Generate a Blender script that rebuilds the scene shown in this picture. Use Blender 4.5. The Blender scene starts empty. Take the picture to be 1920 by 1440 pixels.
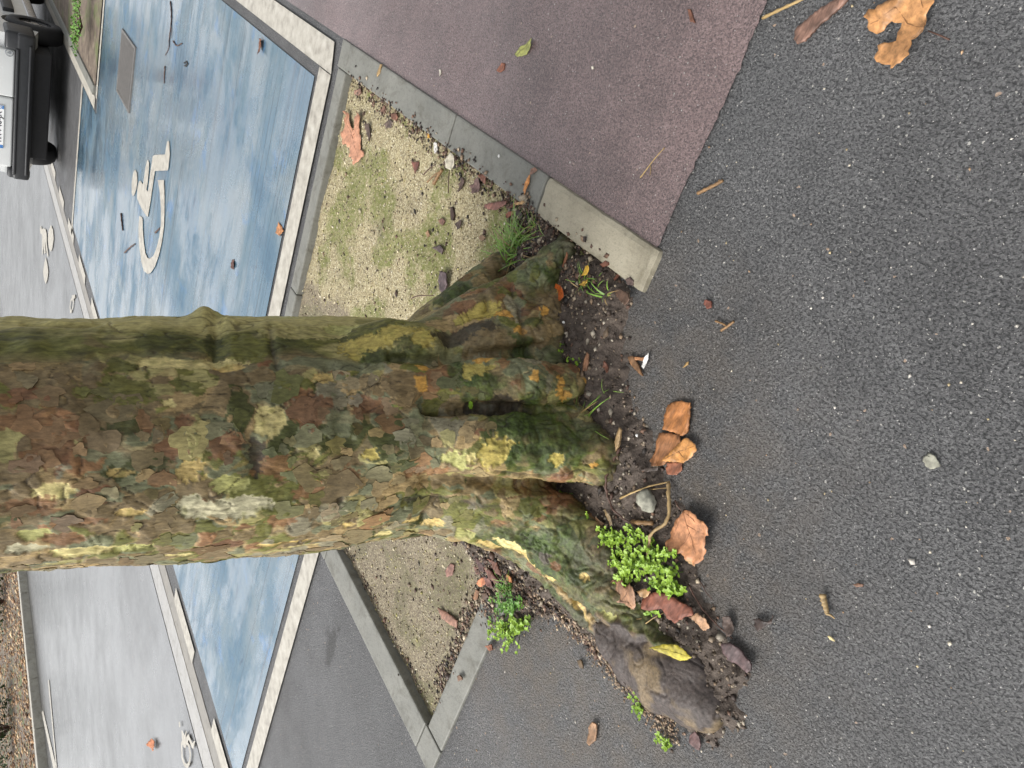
import bpy, bmesh, math, random
import numpy as np
from mathutils import Vector, Matrix
from mathutils.bvhtree import BVHTree

# Plane tree in a pavement pit beside a parking lane.  World axes: X runs along the road, Y across
# it towards the carriageway, Z up; metres.  The photograph was taken with the phone held sideways,
# so the camera is rolled a quarter turn (the top of the trunk points to the left of the picture).
scene = bpy.context.scene
C = scene.collection
AZ = 0.989776            # heading of the view against the road axis

# ---------------------------------------------------------------- camera
pitch, roll = math.radians(36.8980), math.radians(0.5240)
cA, sA, cp, sp = math.cos(AZ), math.sin(AZ), math.cos(pitch), math.sin(pitch)
Rv = Vector((cA, -sA, 0)); Fv = Vector((cp * sA, cp * cA, -sp)); Uv = Vector((sp * sA, sp * cA, cp))
Ri = math.cos(roll) * Rv - math.sin(roll) * Uv
Ui = math.sin(roll) * Rv + math.cos(roll) * Uv
cam = bpy.data.cameras.new('camera'); cam_o = bpy.data.objects.new('camera', cam); C.objects.link(cam_o)
cam.sensor_width = 36; cam.lens = 26.6231; cam.clip_start = 0.02; cam.clip_end = 600
cam_o.matrix_world = Matrix(((-Ui.x, Ri.x, -Fv.x, 0), (-Ui.y, Ri.y, -Fv.y, 0), (-Ui.z, Ri.z, -Fv.z, 1.25), (0, 0, 0, 1)))
scene.camera = cam_o

# ---------------------------------------------------------------- sky, sun, exposure
SUN_EL, SUN_AZ = math.radians(50), math.radians(118)      # direction TO the sun, azimuth from +X
w = bpy.data.worlds.new('World'); scene.world = w; w.use_nodes = True
nt = w.node_tree; nt.nodes.clear()
sky = nt.nodes.new('ShaderNodeTexSky'); sky.sky_type = 'NISHITA'; sky.sun_disc = False
sky.sun_elevation = SUN_EL; sky.sun_rotation = math.pi / 2 - SUN_AZ
sky.air_density = 1.0; sky.dust_density = 4.0; sky.ozone_density = 1.0
hs = nt.nodes.new('ShaderNodeHueSaturation'); hs.inputs['Saturation'].default_value = 0.13   # grey overcast
bg = nt.nodes.new('ShaderNodeBackground'); bg.inputs['Strength'].default_value = 0.13
wo = nt.nodes.new('ShaderNodeOutputWorld')
nt.links.new(sky.outputs[0], hs.inputs['Color']); nt.links.new(hs.outputs[0], bg.inputs[0]); nt.links.new(bg.outputs[0], wo.inputs[0])
sun = bpy.data.lights.new('sun', 'SUN'); sun.energy = 1.0; sun.angle = math.radians(35); sun.color = (1.0, 0.96, 0.9)
sun_o = bpy.data.objects.new('sun', sun); C.objects.link(sun_o)
sun_o.rotation_euler = Vector((math.cos(SUN_EL) * math.cos(SUN_AZ), math.cos(SUN_EL) * math.sin(SUN_AZ), math.sin(SUN_EL))).to_track_quat('Z', 'Y').to_euler()
vs = scene.view_settings; vs.view_transform = 'Standard'; vs.look = 'None'; vs.gamma = 1; vs.use_curve_mapping = False
vs.exposure = 1.15
scene.render.engine = 'CYCLES'


# ---------------------------------------------------------------- mesh helpers
def mesh(name, verts, faces, smooth=False, col=None, mats=None, fmat=None):
    me = bpy.data.meshes.new(name)
    if isinstance(faces, np.ndarray):
        nv, nf, k = len(verts), len(faces), faces.shape[1]
        me.vertices.add(nv); me.vertices.foreach_set('co', np.ascontiguousarray(verts, dtype=np.float32).ravel())
        me.loops.add(nf * k); me.loops.foreach_set('vertex_index', np.ascontiguousarray(faces, dtype=np.int32).ravel())
        me.polygons.add(nf); me.polygons.foreach_set('loop_start', np.arange(0, nf * k, k, dtype=np.int32))
        me.update(calc_edges=True)
    else:
        me.from_pydata([tuple(v) for v in verts], [], faces); me.update()
    if smooth: me.polygons.foreach_set('use_smooth', np.ones(len(me.polygons), dtype=bool))
    if col is not None:
        a = me.color_attributes.new('tint', 'FLOAT_COLOR', 'POINT')
        c = np.ones((len(verts), 4), dtype=np.float32); c[:, :3] = col
        a.data.foreach_set('color', c.ravel())
    if mats:
        for m in mats: me.materials.append(m)
        if fmat is not None: me.polygons.foreach_set('material_index', np.array(fmat, dtype=np.int32))
    return me

def obj(name, me, mat=None, parent=None, loc=None, rotz=0.0):
    o = bpy.data.objects.new(name, me); C.objects.link(o)
    if mat is not None:
        me.materials.clear(); me.materials.append(mat)
    if parent is not None: o.parent = parent
    if loc is not None: o.location = loc
    o.rotation_euler.z = rotz
    return o

def tag(o, label, cat, group=None, kind=None):
    o['label'] = label; o['category'] = cat
    if group: o['group'] = group
    if kind: o['kind'] = kind
    return o

def structure(o): o['kind'] = 'structure'; return o

def empty(name, label, cat, loc=(0, 0, 0), rotz=0.0, group=None):
    o = bpy.data.objects.new(name, None); C.objects.link(o); o.location = loc; o.rotation_euler.z = rotz
    o.empty_display_size = 0.05
    return tag(o, label, cat, group)

class MB:
    """collects simple shapes into one mesh"""
    def __init__(s): s.v = []; s.f = []
    def add(s, v, f):
        b = len(s.v); s.v += [tuple(p) for p in v]; s.f += [tuple(i + b for i in q) for q in f]; return s
    def box(s, x0, x1, y0, y1, z0, z1):
        return s.add([(x0, y0, z0), (x1, y0, z0), (x1, y1, z0), (x0, y1, z0), (x0, y0, z1), (x1, y0, z1), (x1, y1, z1), (x0, y1, z1)],
                     [(0, 3, 2, 1), (4, 5, 6, 7), (0, 1, 5, 4), (1, 2, 6, 5), (2, 3, 7, 6), (3, 0, 4, 7)])
    def quad(s, a, b, c, d): return s.add([a, b, c, d], [(0, 1, 2, 3)])
    def tube(s, pts, rad, n=8, caps=True):
        v, f = tube(pts, rad, n, caps); return s.add(v, f)
    def mesh(s, name, smooth=False): return mesh(name, s.v, s.f, smooth)
    def obj(s, name, mat, parent=None, smooth=False, loc=None, rotz=0.0): return obj(name, s.mesh(name, smooth), mat, parent, loc, rotz)

def tube(pts, rad, n=10, caps=True, flat=1.0):
    pts = [Vector(p) for p in pts]; v = []; f = []
    up = Vector((0, 0, 1)); prev = None
    for i, p in enumerate(pts):
        d = (pts[min(i + 1, len(pts) - 1)] - pts[max(i - 1, 0)]).normalized()
        if prev is None:
            a = d.orthogonal().normalized()
            if abs(d.z) < 0.9: a = d.cross(up).normalized()
        else:
            a = (prev - d * prev.dot(d)).normalized()
        prev = a; b = d.cross(a)
        for k in range(n):
            t = 2 * math.pi * k / n
            v.append(tuple(p + a * (rad[i] * math.cos(t)) + b * (rad[i] * flat * math.sin(t))))
    for i in range(len(pts) - 1):
        for k in range(n):
            k2 = (k + 1) % n
            f.append((i * n + k, i * n + k2, (i + 1) * n + k2, (i + 1) * n + k))
    if caps:
        f.append(tuple(range(n - 1, -1, -1))); m = (len(pts) - 1) * n; f.append(tuple(m + k for k in range(n)))
    return v, f

def spline(P, n=8):
    """Catmull-Rom resampling"""
    P = [np.array(p, float) for p in P]
    P = [2 * P[0] - P[1]] + P + [2 * P[-1] - P[-2]]; out = []
    for i in range(1, len(P) - 2):
        for k in range(n):
            t = k / n; a, b, c, d = P[i - 1:i + 3]
            out.append(0.5 * (2 * b + (c - a) * t + (2 * a - 5 * b + 4 * c - d) * t * t + (3 * b - a - 3 * c + d) * t ** 3))
    out.append(P[-2]); return np.array(out)

# ---------------------------------------------------------------- numpy noise
_prm = np.random.default_rng(7).permutation(4096).astype(np.int32)
_g = np.random.default_rng(8).normal(size=(4096, 3)); _g /= np.linalg.norm(_g, axis=1)[:, None]
_gx, _gy, _gz = [np.ascontiguousarray(_g[:, k], dtype=np.float32) for k in range(3)]
_rnd = np.random.default_rng(9).random((4096, 4))
_r0, _r1, _r2 = [np.ascontiguousarray(_rnd[:, k], dtype=np.float32) for k in range(3)]
def pnoise(p):
    i = np.floor(p).astype(np.int32); f = (p - i).astype(np.float32); u = f * f * f * (f * (f * 6 - 15) + 10)
    x, y, z = f[:, 0], f[:, 1], f[:, 2]; ux, uy, uz = u[:, 0], u[:, 1], u[:, 2]
    def g(h, dx, dy, dz): return _gx[h] * (x - dx) + _gy[h] * (y - dy) + _gz[h] * (z - dz)
    ix, iy, iz = i[:, 0], i[:, 1], i[:, 2]; L = []
    for dx in (0, 1):
        hx = _prm[(ix + dx) & 4095]; R = []
        for dy in (0, 1):
            hy = _prm[(hx + iy + dy) & 4095]
            a = g(_prm[(hy + iz) & 4095], dx, dy, 0); R.append(a + uz * (g(_prm[(hy + iz + 1) & 4095], dx, dy, 1) - a))
        L.append(R[0] + uy * (R[1] - R[0]))
    return (L[0] + ux * (L[1] - L[0])) * 1.5
def fbm(p, oct=4, gain=0.5):
    r = 0; a = 1.0
    for o in range(oct):
        r = r + a * pnoise(p * 2.0 ** o + 17.3 * o); a *= gain
    return r
def warp(p, scale, amp, off=0.0, oct=2):
    q = p * scale + off
    return p + amp * np.stack([fbm(q, oct), fbm(q + 31.7, oct), fbm(q + 67.1, oct)], 1)
def voronoi(p):
    """F1, F2 and four random numbers of the nearest cell"""
    i = np.floor(p).astype(np.int32); f = (p - i).astype(np.float32); n = len(p)
    f1 = np.full(n, 9.0, np.float32); f2 = np.full(n, 9.0, np.float32); hid = np.zeros(n, np.int32)
    for dx in (-1, 0, 1):
        hx = _prm[(i[:, 0] + dx) & 4095]
        for dy in (-1, 0, 1):
            hy = _prm[(hx + i[:, 1] + dy) & 4095]
            for dz in (-1, 0, 1):
                h = _prm[(hy + i[:, 2] + dz) & 4095]
                d = (dx + _r0[h] - f[:, 0]) ** 2 + (dy + _r1[h] - f[:, 1]) ** 2 + (dz + _r2[h] - f[:, 2]) ** 2
                m = d < f1; f2 = np.where(m, f1, np.minimum(f2, d)); hid = np.where(m, h, hid); f1 = np.where(m, d, f1)
    return np.sqrt(f1), np.sqrt(f2), _rnd[(hid * 7 + 11) & 4095]
def sstep(a, b, x):
    t = np.clip((x - a) / (b - a), 0, 1); return t * t * (3 - 2 * t)


# ---------------------------------------------------------------- material helpers
class Sh:
    def __init__(s, name, rough=0.6, spec=0.5):
        s.m = bpy.data.materials.new(name); s.m.use_nodes = True; s.t = s.m.node_tree
        s.b = s.t.nodes['Principled BSDF']; s.b.inputs['Roughness'].default_value = rough; s.b.inputs['Specular IOR Level'].default_value = spec
    def n(s, kind, out=0, **kw):
        nd = s.t.nodes.new('ShaderNode' + kind)
        for k, v in kw.items():
            k2 = k.replace('_', ' ')
            if k2 in nd.inputs: s.put(nd.inputs[k2], v)
            else: setattr(nd, k, v)
        return nd.outputs[out]
    def put(s, sock, v):
        if isinstance(v, bpy.types.NodeSocket): s.t.links.new(v, sock)
        elif isinstance(v, tuple) and len(v) == 3 and sock.type == 'RGBA': sock.default_value = (*v, 1)
        else: sock.default_value = v
    def pos(s): return s.n('NewGeometry')
    def local(s): return s.n('TexCoord', 3)
    def attr(s, name='tint'): return s.n('Attribute', 0, attribute_name=name)
    def map(s, vec, sc=(1, 1, 1), loc=(0, 0, 0), rot=(0, 0, 0)): return s.n('Mapping', Vector=vec, Scale=sc, Location=loc, Rotation=rot)
    def noise(s, vec, scale, detail=3.0, rough=0.55, dist=0.0): return s.n('TexNoise', 0, Vector=vec, Scale=scale, Detail=detail, Roughness=rough, Distortion=dist)
    def vor(s, vec, scale, out='Distance', feature='F1', rnd=1.0):
        nd = s.t.nodes.new('ShaderNodeTexVoronoi'); nd.feature = feature
        s.put(nd.inputs['Vector'], vec); nd.inputs['Scale'].default_value = scale; nd.inputs['Randomness'].default_value = rnd
        return nd.outputs[out]
    def math(s, op, a, b=0.0, c=0.0, clamp=False):
        nd = s.t.nodes.new('ShaderNodeMath'); nd.operation = op; nd.use_clamp = clamp
        for i, v in enumerate((a, b, c)): s.put(nd.inputs[i], v)
        return nd.outputs[0]
    def mix(s, f, a, b, blend='MIX'):
        nd = s.t.nodes.new('ShaderNodeMix'); nd.data_type = 'RGBA'; nd.blend_type = blend
        s.put(nd.inputs[0], f); s.put(nd.inputs[6], a); s.put(nd.inputs[7], b); return nd.outputs[2]
    def rng(s, v, a, b, c, d, smooth=False):
        nd = s.t.nodes.new('ShaderNodeMapRange'); nd.interpolation_type = 'SMOOTHSTEP' if smooth else 'LINEAR'
        for i, x in enumerate((v, a, b, c, d)): s.put(nd.inputs[i], x)
        return nd.outputs[0]
    def ramp(s, f, stops):
        nd = s.t.nodes.new('ShaderNodeValToRGB'); s.put(nd.inputs[0], f); cr = nd.color_ramp
        while len(cr.elements) > 1: cr.elements.remove(cr.elements[-1])
        for i, (p, c) in enumerate(stops):
            e = cr.elements[0] if i == 0 else cr.elements.new(p)
            e.position = p; e.color = (*c, 1)
        return nd.outputs[0]
    def bump(s, h, strength=0.5, dist=0.002, normal=None):
        nd = s.t.nodes.new('ShaderNodeBump'); nd.inputs['Strength'].default_value = strength; nd.inputs['Distance'].default_value = dist
        s.put(nd.inputs['Height'], h)
        if normal is not None: s.put(nd.inputs['Normal'], normal)
        return nd.outputs[0]
    def out(s, col=None, rough=None, normal=None):
        if col is not None: s.put(s.b.inputs['Base Color'], col)
        if rough is not None: s.put(s.b.inputs['Roughness'], rough)
        if normal is not None: s.put(s.b.inputs['Normal'], normal)
        return s.m

def asphalt(name, dark, light, bitumen, scale, bump, speck, rough=(0.32, 0.55), tone=0.25, coat=0.0):
    s = Sh(name); p = s.pos(); pw = s.mix(0.010, p, s.n('TexNoise', 1, Vector=p, Scale=130.0, Detail=3.0), 'ADD')
    cellc = s.n('SeparateColor', 0, Color=s.vor(pw, scale, 'Color')); f1 = s.vor(pw, scale); f1b = s.vor(pw, scale * 2.3)
    fine = s.noise(p, scale * 1.6, 4, .7); pits = s.noise(p, scale * .8, 3, .6)
    gap = s.rng(pits, .36, .50, 0.0, 1.0, True)
    stone = s.mix(s.math('MULTIPLY', cellc, s.rng(fine, .3, .7, .3, 1.2)), dark, light)
    c = s.mix(s.rng(gap, 0, 1, .0, 1.0), bitumen, stone)  # bitumen between the stones; its dark colour also stands in for cavity shade
    low = s.noise(p, 1.7, 4); mid = s.noise(p, 9.0, 3)
    k = s.math('ADD', s.rng(low, .3, .7, 1 - tone, 1 + tone), s.rng(mid, .3, .7, -.12, .12))
    c = s.mix(1.0, c, s.n('CombineColor', 0, Red=k, Green=k, Blue=k), 'MULTIPLY')
    for sc, thr, colr in ((scale * .62, .965, (.34, .33, .30)), (scale * 1.2, .95, (.40, .39, .37)), (scale * .36, .988, (.30, .22, .16))):
        rnd = s.n('SeparateColor', 1, Color=s.vor(pw, sc, 'Color')); dd = s.vor(pw, sc)
        m = s.math('MULTIPLY', s.math('GREATER_THAN', rnd, 1 - (1 - thr) * speck), s.math('LESS_THAN', dd, .26))
        c = s.mix(m, c, colr)
    h = s.math('ADD', s.math('MULTIPLY', gap, .55), s.math('ADD', s.math('MULTIPLY', cellc, .35), s.math('MULTIPLY', fine, .5)))
    h = s.math('SUBTRACT', h, s.math('ADD', s.math('MULTIPLY', f1, .6), s.math('MULTIPLY', f1b, .25)))
    nrm = s.bump(h, bump, 0.004)
    r = s.rng(s.noise(p, 3.1, 4), .35, .65, *rough)
    if coat:
        s.put(s.b.inputs['Coat Weight'], s.rng(s.noise(p, .9, 4, .6), .35, .6, coat * .5, coat)); s.put(s.b.inputs['Coat Roughness'], .17); s.b.inputs['Coat IOR'].default_value = 1.33
        s.put(s.b.inputs['Coat Normal'], s.bump(h, bump * .35, 0.002))
    return s, c, r, nrm

def make_mats():
    M = {}
    s, c, r, n = asphalt('wet_asphalt', (.050, .050, .0515), (.122, .121, .121), (.024, .024, .025), 235, .8, 1.15, (.36, .6))
    p = s.pos()                      # an old oil stain in the neighbouring bay
    d = s.n('VectorMath', 1, operation='DISTANCE', Vector=s.map(p, (1.3, .55, 1)))
    s.t.nodes[-1].inputs[1].default_value = (OIL[0] * 1.3, OIL[1] * .55, 0)
    st = s.rng(s.math('ADD', d, s.math('MULTIPLY', s.noise(p, 14.0, 5, .7), .30)), .17, .23, .85, 0, True)
    dd = s.n('VectorMath', 1, operation='DISTANCE', Vector=p); s.t.nodes[-1].inputs[1].default_value = (1.05, 1.15, 0)
    dust = s.math('MULTIPLY', s.rng(dd, .35, 1.0, .75, 0, True), s.rng(s.noise(p, 11, 5, .65), .38, .62, .1, 1))      # soil trodden out of the pit
    worn = s.rng(s.noise(p, .9, 3, .5, .6), .45, .62, 0, .35, True)
    c = s.mix(dust, s.mix(worn, c, (.09, .088, .086)), (.105, .085, .066))
    M['asphalt'] = s.out(s.mix(st, c, (.016, .014, .012)), r, n)
    s, c, r, n = asphalt('red_asphalt', (.092, .060, .058), (.21, .148, .143), (.058, .037, .036), 250, .55, .5, (.28, .5), .34, 1.0)
    M['red'] = s.out(c, r, n)
    s, c, r, n = asphalt('road_asphalt', (.06, .06, .06), (.12, .118, .114), (.04, .04, .04), 110, .2, .2, (.26, .42), .22, .9)
    M['road'] = s.out(c, r, n)
    # blue bay paint, worn and wet
    s = Sh('blue_bay_paint'); p = s.pos()
    st1 = s.noise(s.map(p, (14, 1.2, 1)), 1.0, 5, .6); blot = s.noise(p, 2.2, 5, .6, .4); fine = s.noise(p, 60, 3, .7)
    c = s.ramp(blot, [(.28, (.02, .068, .118)), (.43, (.044, .108, .165)), (.56, (.075, .132, .172)), (.74, (.125, .16, .175))])
    c = s.mix(s.rng(st1, .45, .75, 0, .4), c, (.16, .19, .205))
    bright = s.rng(s.noise(p, 3.1, 5, .7, .5), .57, .68, 0, .75, True)
    c = s.mix(bright, c, (.035, .125, .26))
    dabs = s.rng(s.noise(s.map(p, (9, 3, 1)), 1.0, 4, .7, .4), .62, .72, 0, .8, True)
    c = s.mix(dabs, c, (.02, .05, .09))
    c = s.mix(s.rng(fine, .55, .75, 0, .4), c, (.03, .06, .09))
    seams = s.rng(s.math('ABSOLUTE', s.math('SUBTRACT', s.noise(s.map(p, (7.5, .05, 0)), 1.0, 3), .5)), 0, .012, .7, 0)
    c = s.mix(seams, c, (.03, .05, .07))
    r = s.math('ADD', s.rng(s.noise(p, 1.3, 5, .6, .5), .38, .62, .16, .44), s.rng(fine, .3, .7, -.05, .05))
    h = s.math('ADD', s.math('MULTIPLY', s.noise(p, 160, 3), .6), s.math('MULTIPLY', s.noise(p, 25, 3), 1.5))
    wet = s.noise(s.map(p, (1.6, .8, 1)), 1.3, 8, .72, .3)
    s.put(s.b.inputs['Coat Weight'], s.rng(wet, .42, .56, .0, 1.0, True)); s.put(s.b.inputs['Coat Roughness'], s.rng(wet, .4, .65, .30, .10)); s.b.inputs['Coat IOR'].default_value = 1.5
    s.put(s.b.inputs['Coat Normal'], s.bump(h, .10, .002))
    M['blue'] = s.out(c, r, s.bump(s.math('SUBTRACT', h, seams), .32, .0022))
    # dirty white road paint
    s = Sh('white_road_paint'); p = s.pos(); g = s.noise(p, 22, 5, .65)
    c = s.ramp(g, [(.3, (.22, .20, .165)), (.5, (.36, .335, .285)), (.7, (.45, .43, .38))])
    M['white'] = s.out(c, s.rng(g, .3, .7, .35, .6), s.bump(s.noise(p, 210, 2), .4, .0015))
    # concretes
    def conc(name, a, b, scale=70, rough=.62):
        s = Sh(name); p = s.pos(); g = s.noise(p, 7, 5, .6); f = s.noise(p, scale, 3, .7); sp = s.vor(p, scale * 2.2)
        c = s.mix(s.rng(g, .3, .7, 0, 1), a, b); c = s.mix(s.rng(f, .52, .72, 0, .45), c, tuple(x * .55 for x in a))
        c = s.mix(s.rng(sp, .0, .16, .5, 0), c, tuple(min(1, x * 1.7) for x in b)); c = s.mix(s.rng(s.noise(p, 13, 6, .72, .5), .50, .68, 0, .6), c, (a[0] * .48, a[1] * .44, a[2] * .36))
        M[name] = s.out(c, s.rng(g, .3, .7, rough - .12, rough + .08), s.bump(s.math('ADD', f, s.math('MULTIPLY', sp, .4)), .5, .0018))
    conc('kerb_grey', (.135, .135, .118), (.19, .188, .165)); conc('kerb_pale', (.20, .18, .13), (.33, .30, .225), 150)
    conc('kerb_light', (.30, .285, .24), (.42, .40, .34), 60); conc('gutter', (.17, .155, .13), (.24, .22, .19), 60, .4); conc('gutter_light', (.27, .26, .245), (.36, .35, .33), 60, .38)
    # gravelly sand in the pit, mossy in patches
    s = Sh('pit_sand'); p = s.pos(); g = s.vor(p, 260, 'Color'); gv = s.n('SeparateColor', 0, Color=g); e = s.vor(p, 210, 'Distance', 'DISTANCE_TO_EDGE')
    c = s.ramp(gv, [(0, (.15, .12, .062)), (.3, (.25, .205, .112)), (.7, (.35, .30, .175)), (1, (.52, .47, .32))])
    moss = s.rng(s.noise(p, 4.2, 5, .6), .47, .57, 0, .95, True)
    c = s.mix(s.math('MULTIPLY', moss, s.rng(s.noise(p, 70, 3, .7), .35, .6, .25, 1)), c, (.125, .14, .028))
    side = s.rng(s.n('SeparateXYZ', 1, Vector=p), 1.2, 1.5, -.10, .22, True)       # browner on the road side of the tree
    dirt = s.rng(s.math('ADD', s.noise(s.map(p, loc=(3, 7, 0)), 4.6, 5, .65), side), .46, .64, 0, .88, True)
    c = s.mix(s.math('MULTIPLY', dirt, s.rng(gv, 0, 1, 1, .5)), c, (.125, .098, .074))
    M['sand'] = s.out(c, .8, s.bump(s.math('ADD', e, gv), .8, .003))
    # dark soil
    s = Sh('damp_soil'); p = s.pos(); g = s.noise(p, 40, 6, .7); f = s.noise(p, 230, 3, .7)
    c = s.ramp(s.math('ADD', s.math('MULTIPLY', g, .6), s.math('MULTIPLY', f, .4)), [(.3, (.026, .019, .014)), (.5, (.07, .052, .040)), (.66, (.125, .098, .078)), (.8, (.26, .22, .18))])
    M['soil'] = s.out(c, .75, s.bump(s.math('ADD', g, f), .9, .004))
    s = Sh('far_dirt'); p = s.pos(); g = s.noise(p, 9, 6, .7)
    c = s.ramp(g, [(.3, (.05, .035, .024)), (.5, (.12, .09, .065)), (.65, (.19, .15, .11))]); c = s.mix(s.rng(s.noise(p, 2.3, 4), .52, .65, 0, .8), c, (.09, .12, .03))
    M['dirt'] = s.out(c, .8, s.bump(g, .8, .02))
    # generic tinted surfaces: colour from the 'tint' attribute plus grain
    def tinted(name, rough, grain, bumpd, sc=(1, 1, 1), amt=.3, spec=.4):
        s = Sh(name, spec=spec); p = s.map(s.local(), sc); g = s.noise(p, grain, 4, .65)
        k = s.rng(g, .3, .7, 1 - amt, 1 + amt)
        c = s.mix(1.0, s.attr(), s.n('CombineColor', 0, Red=k, Green=k, Blue=k), 'MULTIPLY')
        M[name] = s.out(c, s.rng(g, .3, .7, rough + .08, rough - .1), s.bump(g, .6, bumpd))
    tinted('bark', .62, 150, .0026, (1, 1, .35), .42); tinted('plate', .62, 170, .0012, (1, 1, .4), .34)
    tinted('debris', .6, 130, .0022, (1, .3, 1), .5); tinted('leaf_dry', .48, 90, .0012, (1, 1, 1), .42); tinted('chips', .65, 40, .002)
    s = Sh('burl_bark'); p = s.local(); w_ = s.mix(.05, p, s.n('TexNoise', 1, Vector=p, Scale=9.0, Detail=3.0), 'ADD')
    d = s.n('TexWave', 0, Vector=w_, Scale=24.0, Distortion=9.0, Detail=4.0, Detail_Scale=2.2)
    M['burl'] = s.out(s.attr(), .55, s.bump(d, .5, .003))
    def plain(name, col, rough=.5, metal=0.0, spec=.5, amt=.12, sc=30):
        s = Sh(name, rough, spec); g = s.noise(s.local(), sc, 4, .6); s.b.inputs['Metallic'].default_value = metal
        M[name] = s.out(s.mix(s.rng(g, .3, .7, 0, 1), tuple(c * (1 - amt) for c in col), tuple(min(1, c * (1 + amt)) for c in col)), s.rng(g, .3, .7, max(.02, rough - .06), rough + .06))
    plain('van_paint', (.62, .63, .62), .22, 0, .5, .05, 3); plain('black_plastic', (.016, .017, .019), .45, 0, .4, .25, 20); plain('rubber', (.010, .010, .011), .7)
    plain('alloy', (.45, .45, .46), .3, .9, .5, .1); plain('dark_metal', (.05, .05, .052), .45, .6); plain('plate_white', (.72, .73, .72), .35); plain('plate_blue', (.05, .17, .42), .35)
    plain('ink', (.012, .012, .014), .5); plain('tail_red', (.10, .006, .007), .2); plain('glass_dark', (.02, .024, .028), .06); plain('emblem', (.24, .25, .26), .3, .7)
    plain('grate', (.16, .15, .14), .5, .35, .5, .2, 25); plain('paper', (.7, .69, .66), .7); plain('rock', (.24, .235, .19), .85, 0, .3, .5, 60); plain('filter_white', (.62, .60, .57), .7); plain('cork', (.42, .20, .06), .7)
    plain('black_bits', (.012, .011, .010), .6)
    def leafm(name, a, b, rough=.45, sc=35):
        s = Sh(name, rough, .4); p = s.pos(); g = s.noise(p, sc, 3, .6); c = s.mix(s.rng(g, .3, .7, 0, 1), a, b)
        s.b.inputs['Subsurface Weight'].default_value = 0.0
        M[name] = s.out(c, rough)
    leafm('grass', (.10, .21, .022), (.24, .40, .075)); leafm('weed', (.13, .24, .014), (.28, .42, .05)); leafm('weed_dark', (.05, .15, .02), (.13, .26, .03)); leafm('shrub', (.02, .045, .012), (.05, .085, .022), .5, 6); leafm('straw', (.25, .17, .07), (.40, .28, .12))
    plain('twig', (.20, .115, .05), .55, 0, .4, .35, 90); plain('twig_dark', (.075, .038, .026), .55, 0, .4, .35, 90); plain('twig_pale', (.30, .21, .10), .55, 0, .4, .3, 90)
    return M
OIL = (1.8576, 2.4684)
MAT = make_mats()


# ---------------------------------------------------------------- setting: ground, road, paint, kerbs
def sheet(name, polys, z, mat, parent=None):
    mb = MB()
    for P in polys: mb.add([(x, y, z) for x, y in P], [tuple(range(len(P)))])
    me = mb.mesh(name); bm = bmesh.new(); bm.from_mesh(me)
    bmesh.ops.recalc_face_normals(bm, faces=bm.faces)
    for f in bm.faces:
        if f.normal.z < 0: f.normal_flip()
    bm.to_mesh(me); bm.free()
    return obj(name, me, mat, parent)
def rect(x0, x1, y0, y1): return [(x0, y0), (x1, y0), (x1, y1), (x0, y1)]
PS0, PS1, PT0, PT1 = 1.1708, 3.0042, 0.3733, 2.2167     # outer edges of the tree pit
structure(sheet('ground', [rect(-150, 250, -150, 250)], -.12, MAT['dirt']))
structure(sheet('pavement', [rect(-8, PS0, -12, 4.2333), rect(PS0, 40, PT1, 4.2333), rect(PS1, 40, PT0, PT1), rect(PS0, 40, -12, PT0)], 0, MAT['asphalt']))
structure(sheet('road', [rect(-12, 60, 4.6083, 12.4583)], 0, MAT['road']))
rr_ = random.Random(2); ed = [(1.1017 + rr_.gauss(0, .0014) + .004 * math.sin(k * .17), PT0 - k * .012) for k in range(90)]
structure(sheet('red_path', [[(40, -6), (40, PT0)] + ed + [(1.1017, -6)]], .004, MAT['red']))
BD = 3.225
structure(sheet('blue_parking_bay', [rect(2.2958, BD, 2.3333, 4.0583), rect(BD, 8.6667, 0.575, 4.0583), rect(8.6667, 9.6833, 2.4167, 4.0583)], .004, MAT['blue']))

white = [
    ('white_line', [rect(2.1292, 2.2417, 2.2208, 4.1667)]),
    ('white_line', [rect(3.05, 3.1833, 0.525, 2.125)]),
    ('white_line', [[(3.0833, 0.4042), (13.3333, 0.4042), (13.3333, 0.5208), (3.05, 0.5208)]]),
    ('white_line', [rect(9.6917, 9.7917, 2.4083, 4.1833)]),
    ('white_line', [rect(8.6833, 8.7667, 0.5833, 2.2667)]),
    ('white_line', [rect(8.7917, 25, 2.275, 2.4)]),
    ('white_line', [[(9.2429, 12.3943), (9.0905, 12.1588), (7.4924, 11.3697), (7.7403, 11.7251)]]),
    ('white_line', [[(8.8551, 11.1429), (8.7557, 11.0228), (7.4524, 11.3125), (7.5327, 11.4275)]]),
]
for nm, P in white: structure(sheet(nm, P, .008, MAT['white']))
for k in range(-1, 9):
    x = 3.2583 + k * 1.0458
    structure(sheet('white_dash', [[(x, 4.2333), (x, 4.1167), (x + 0.55, 4.1167), (x + 0.55, 4.2333)]], .008, MAT['white']))

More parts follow.
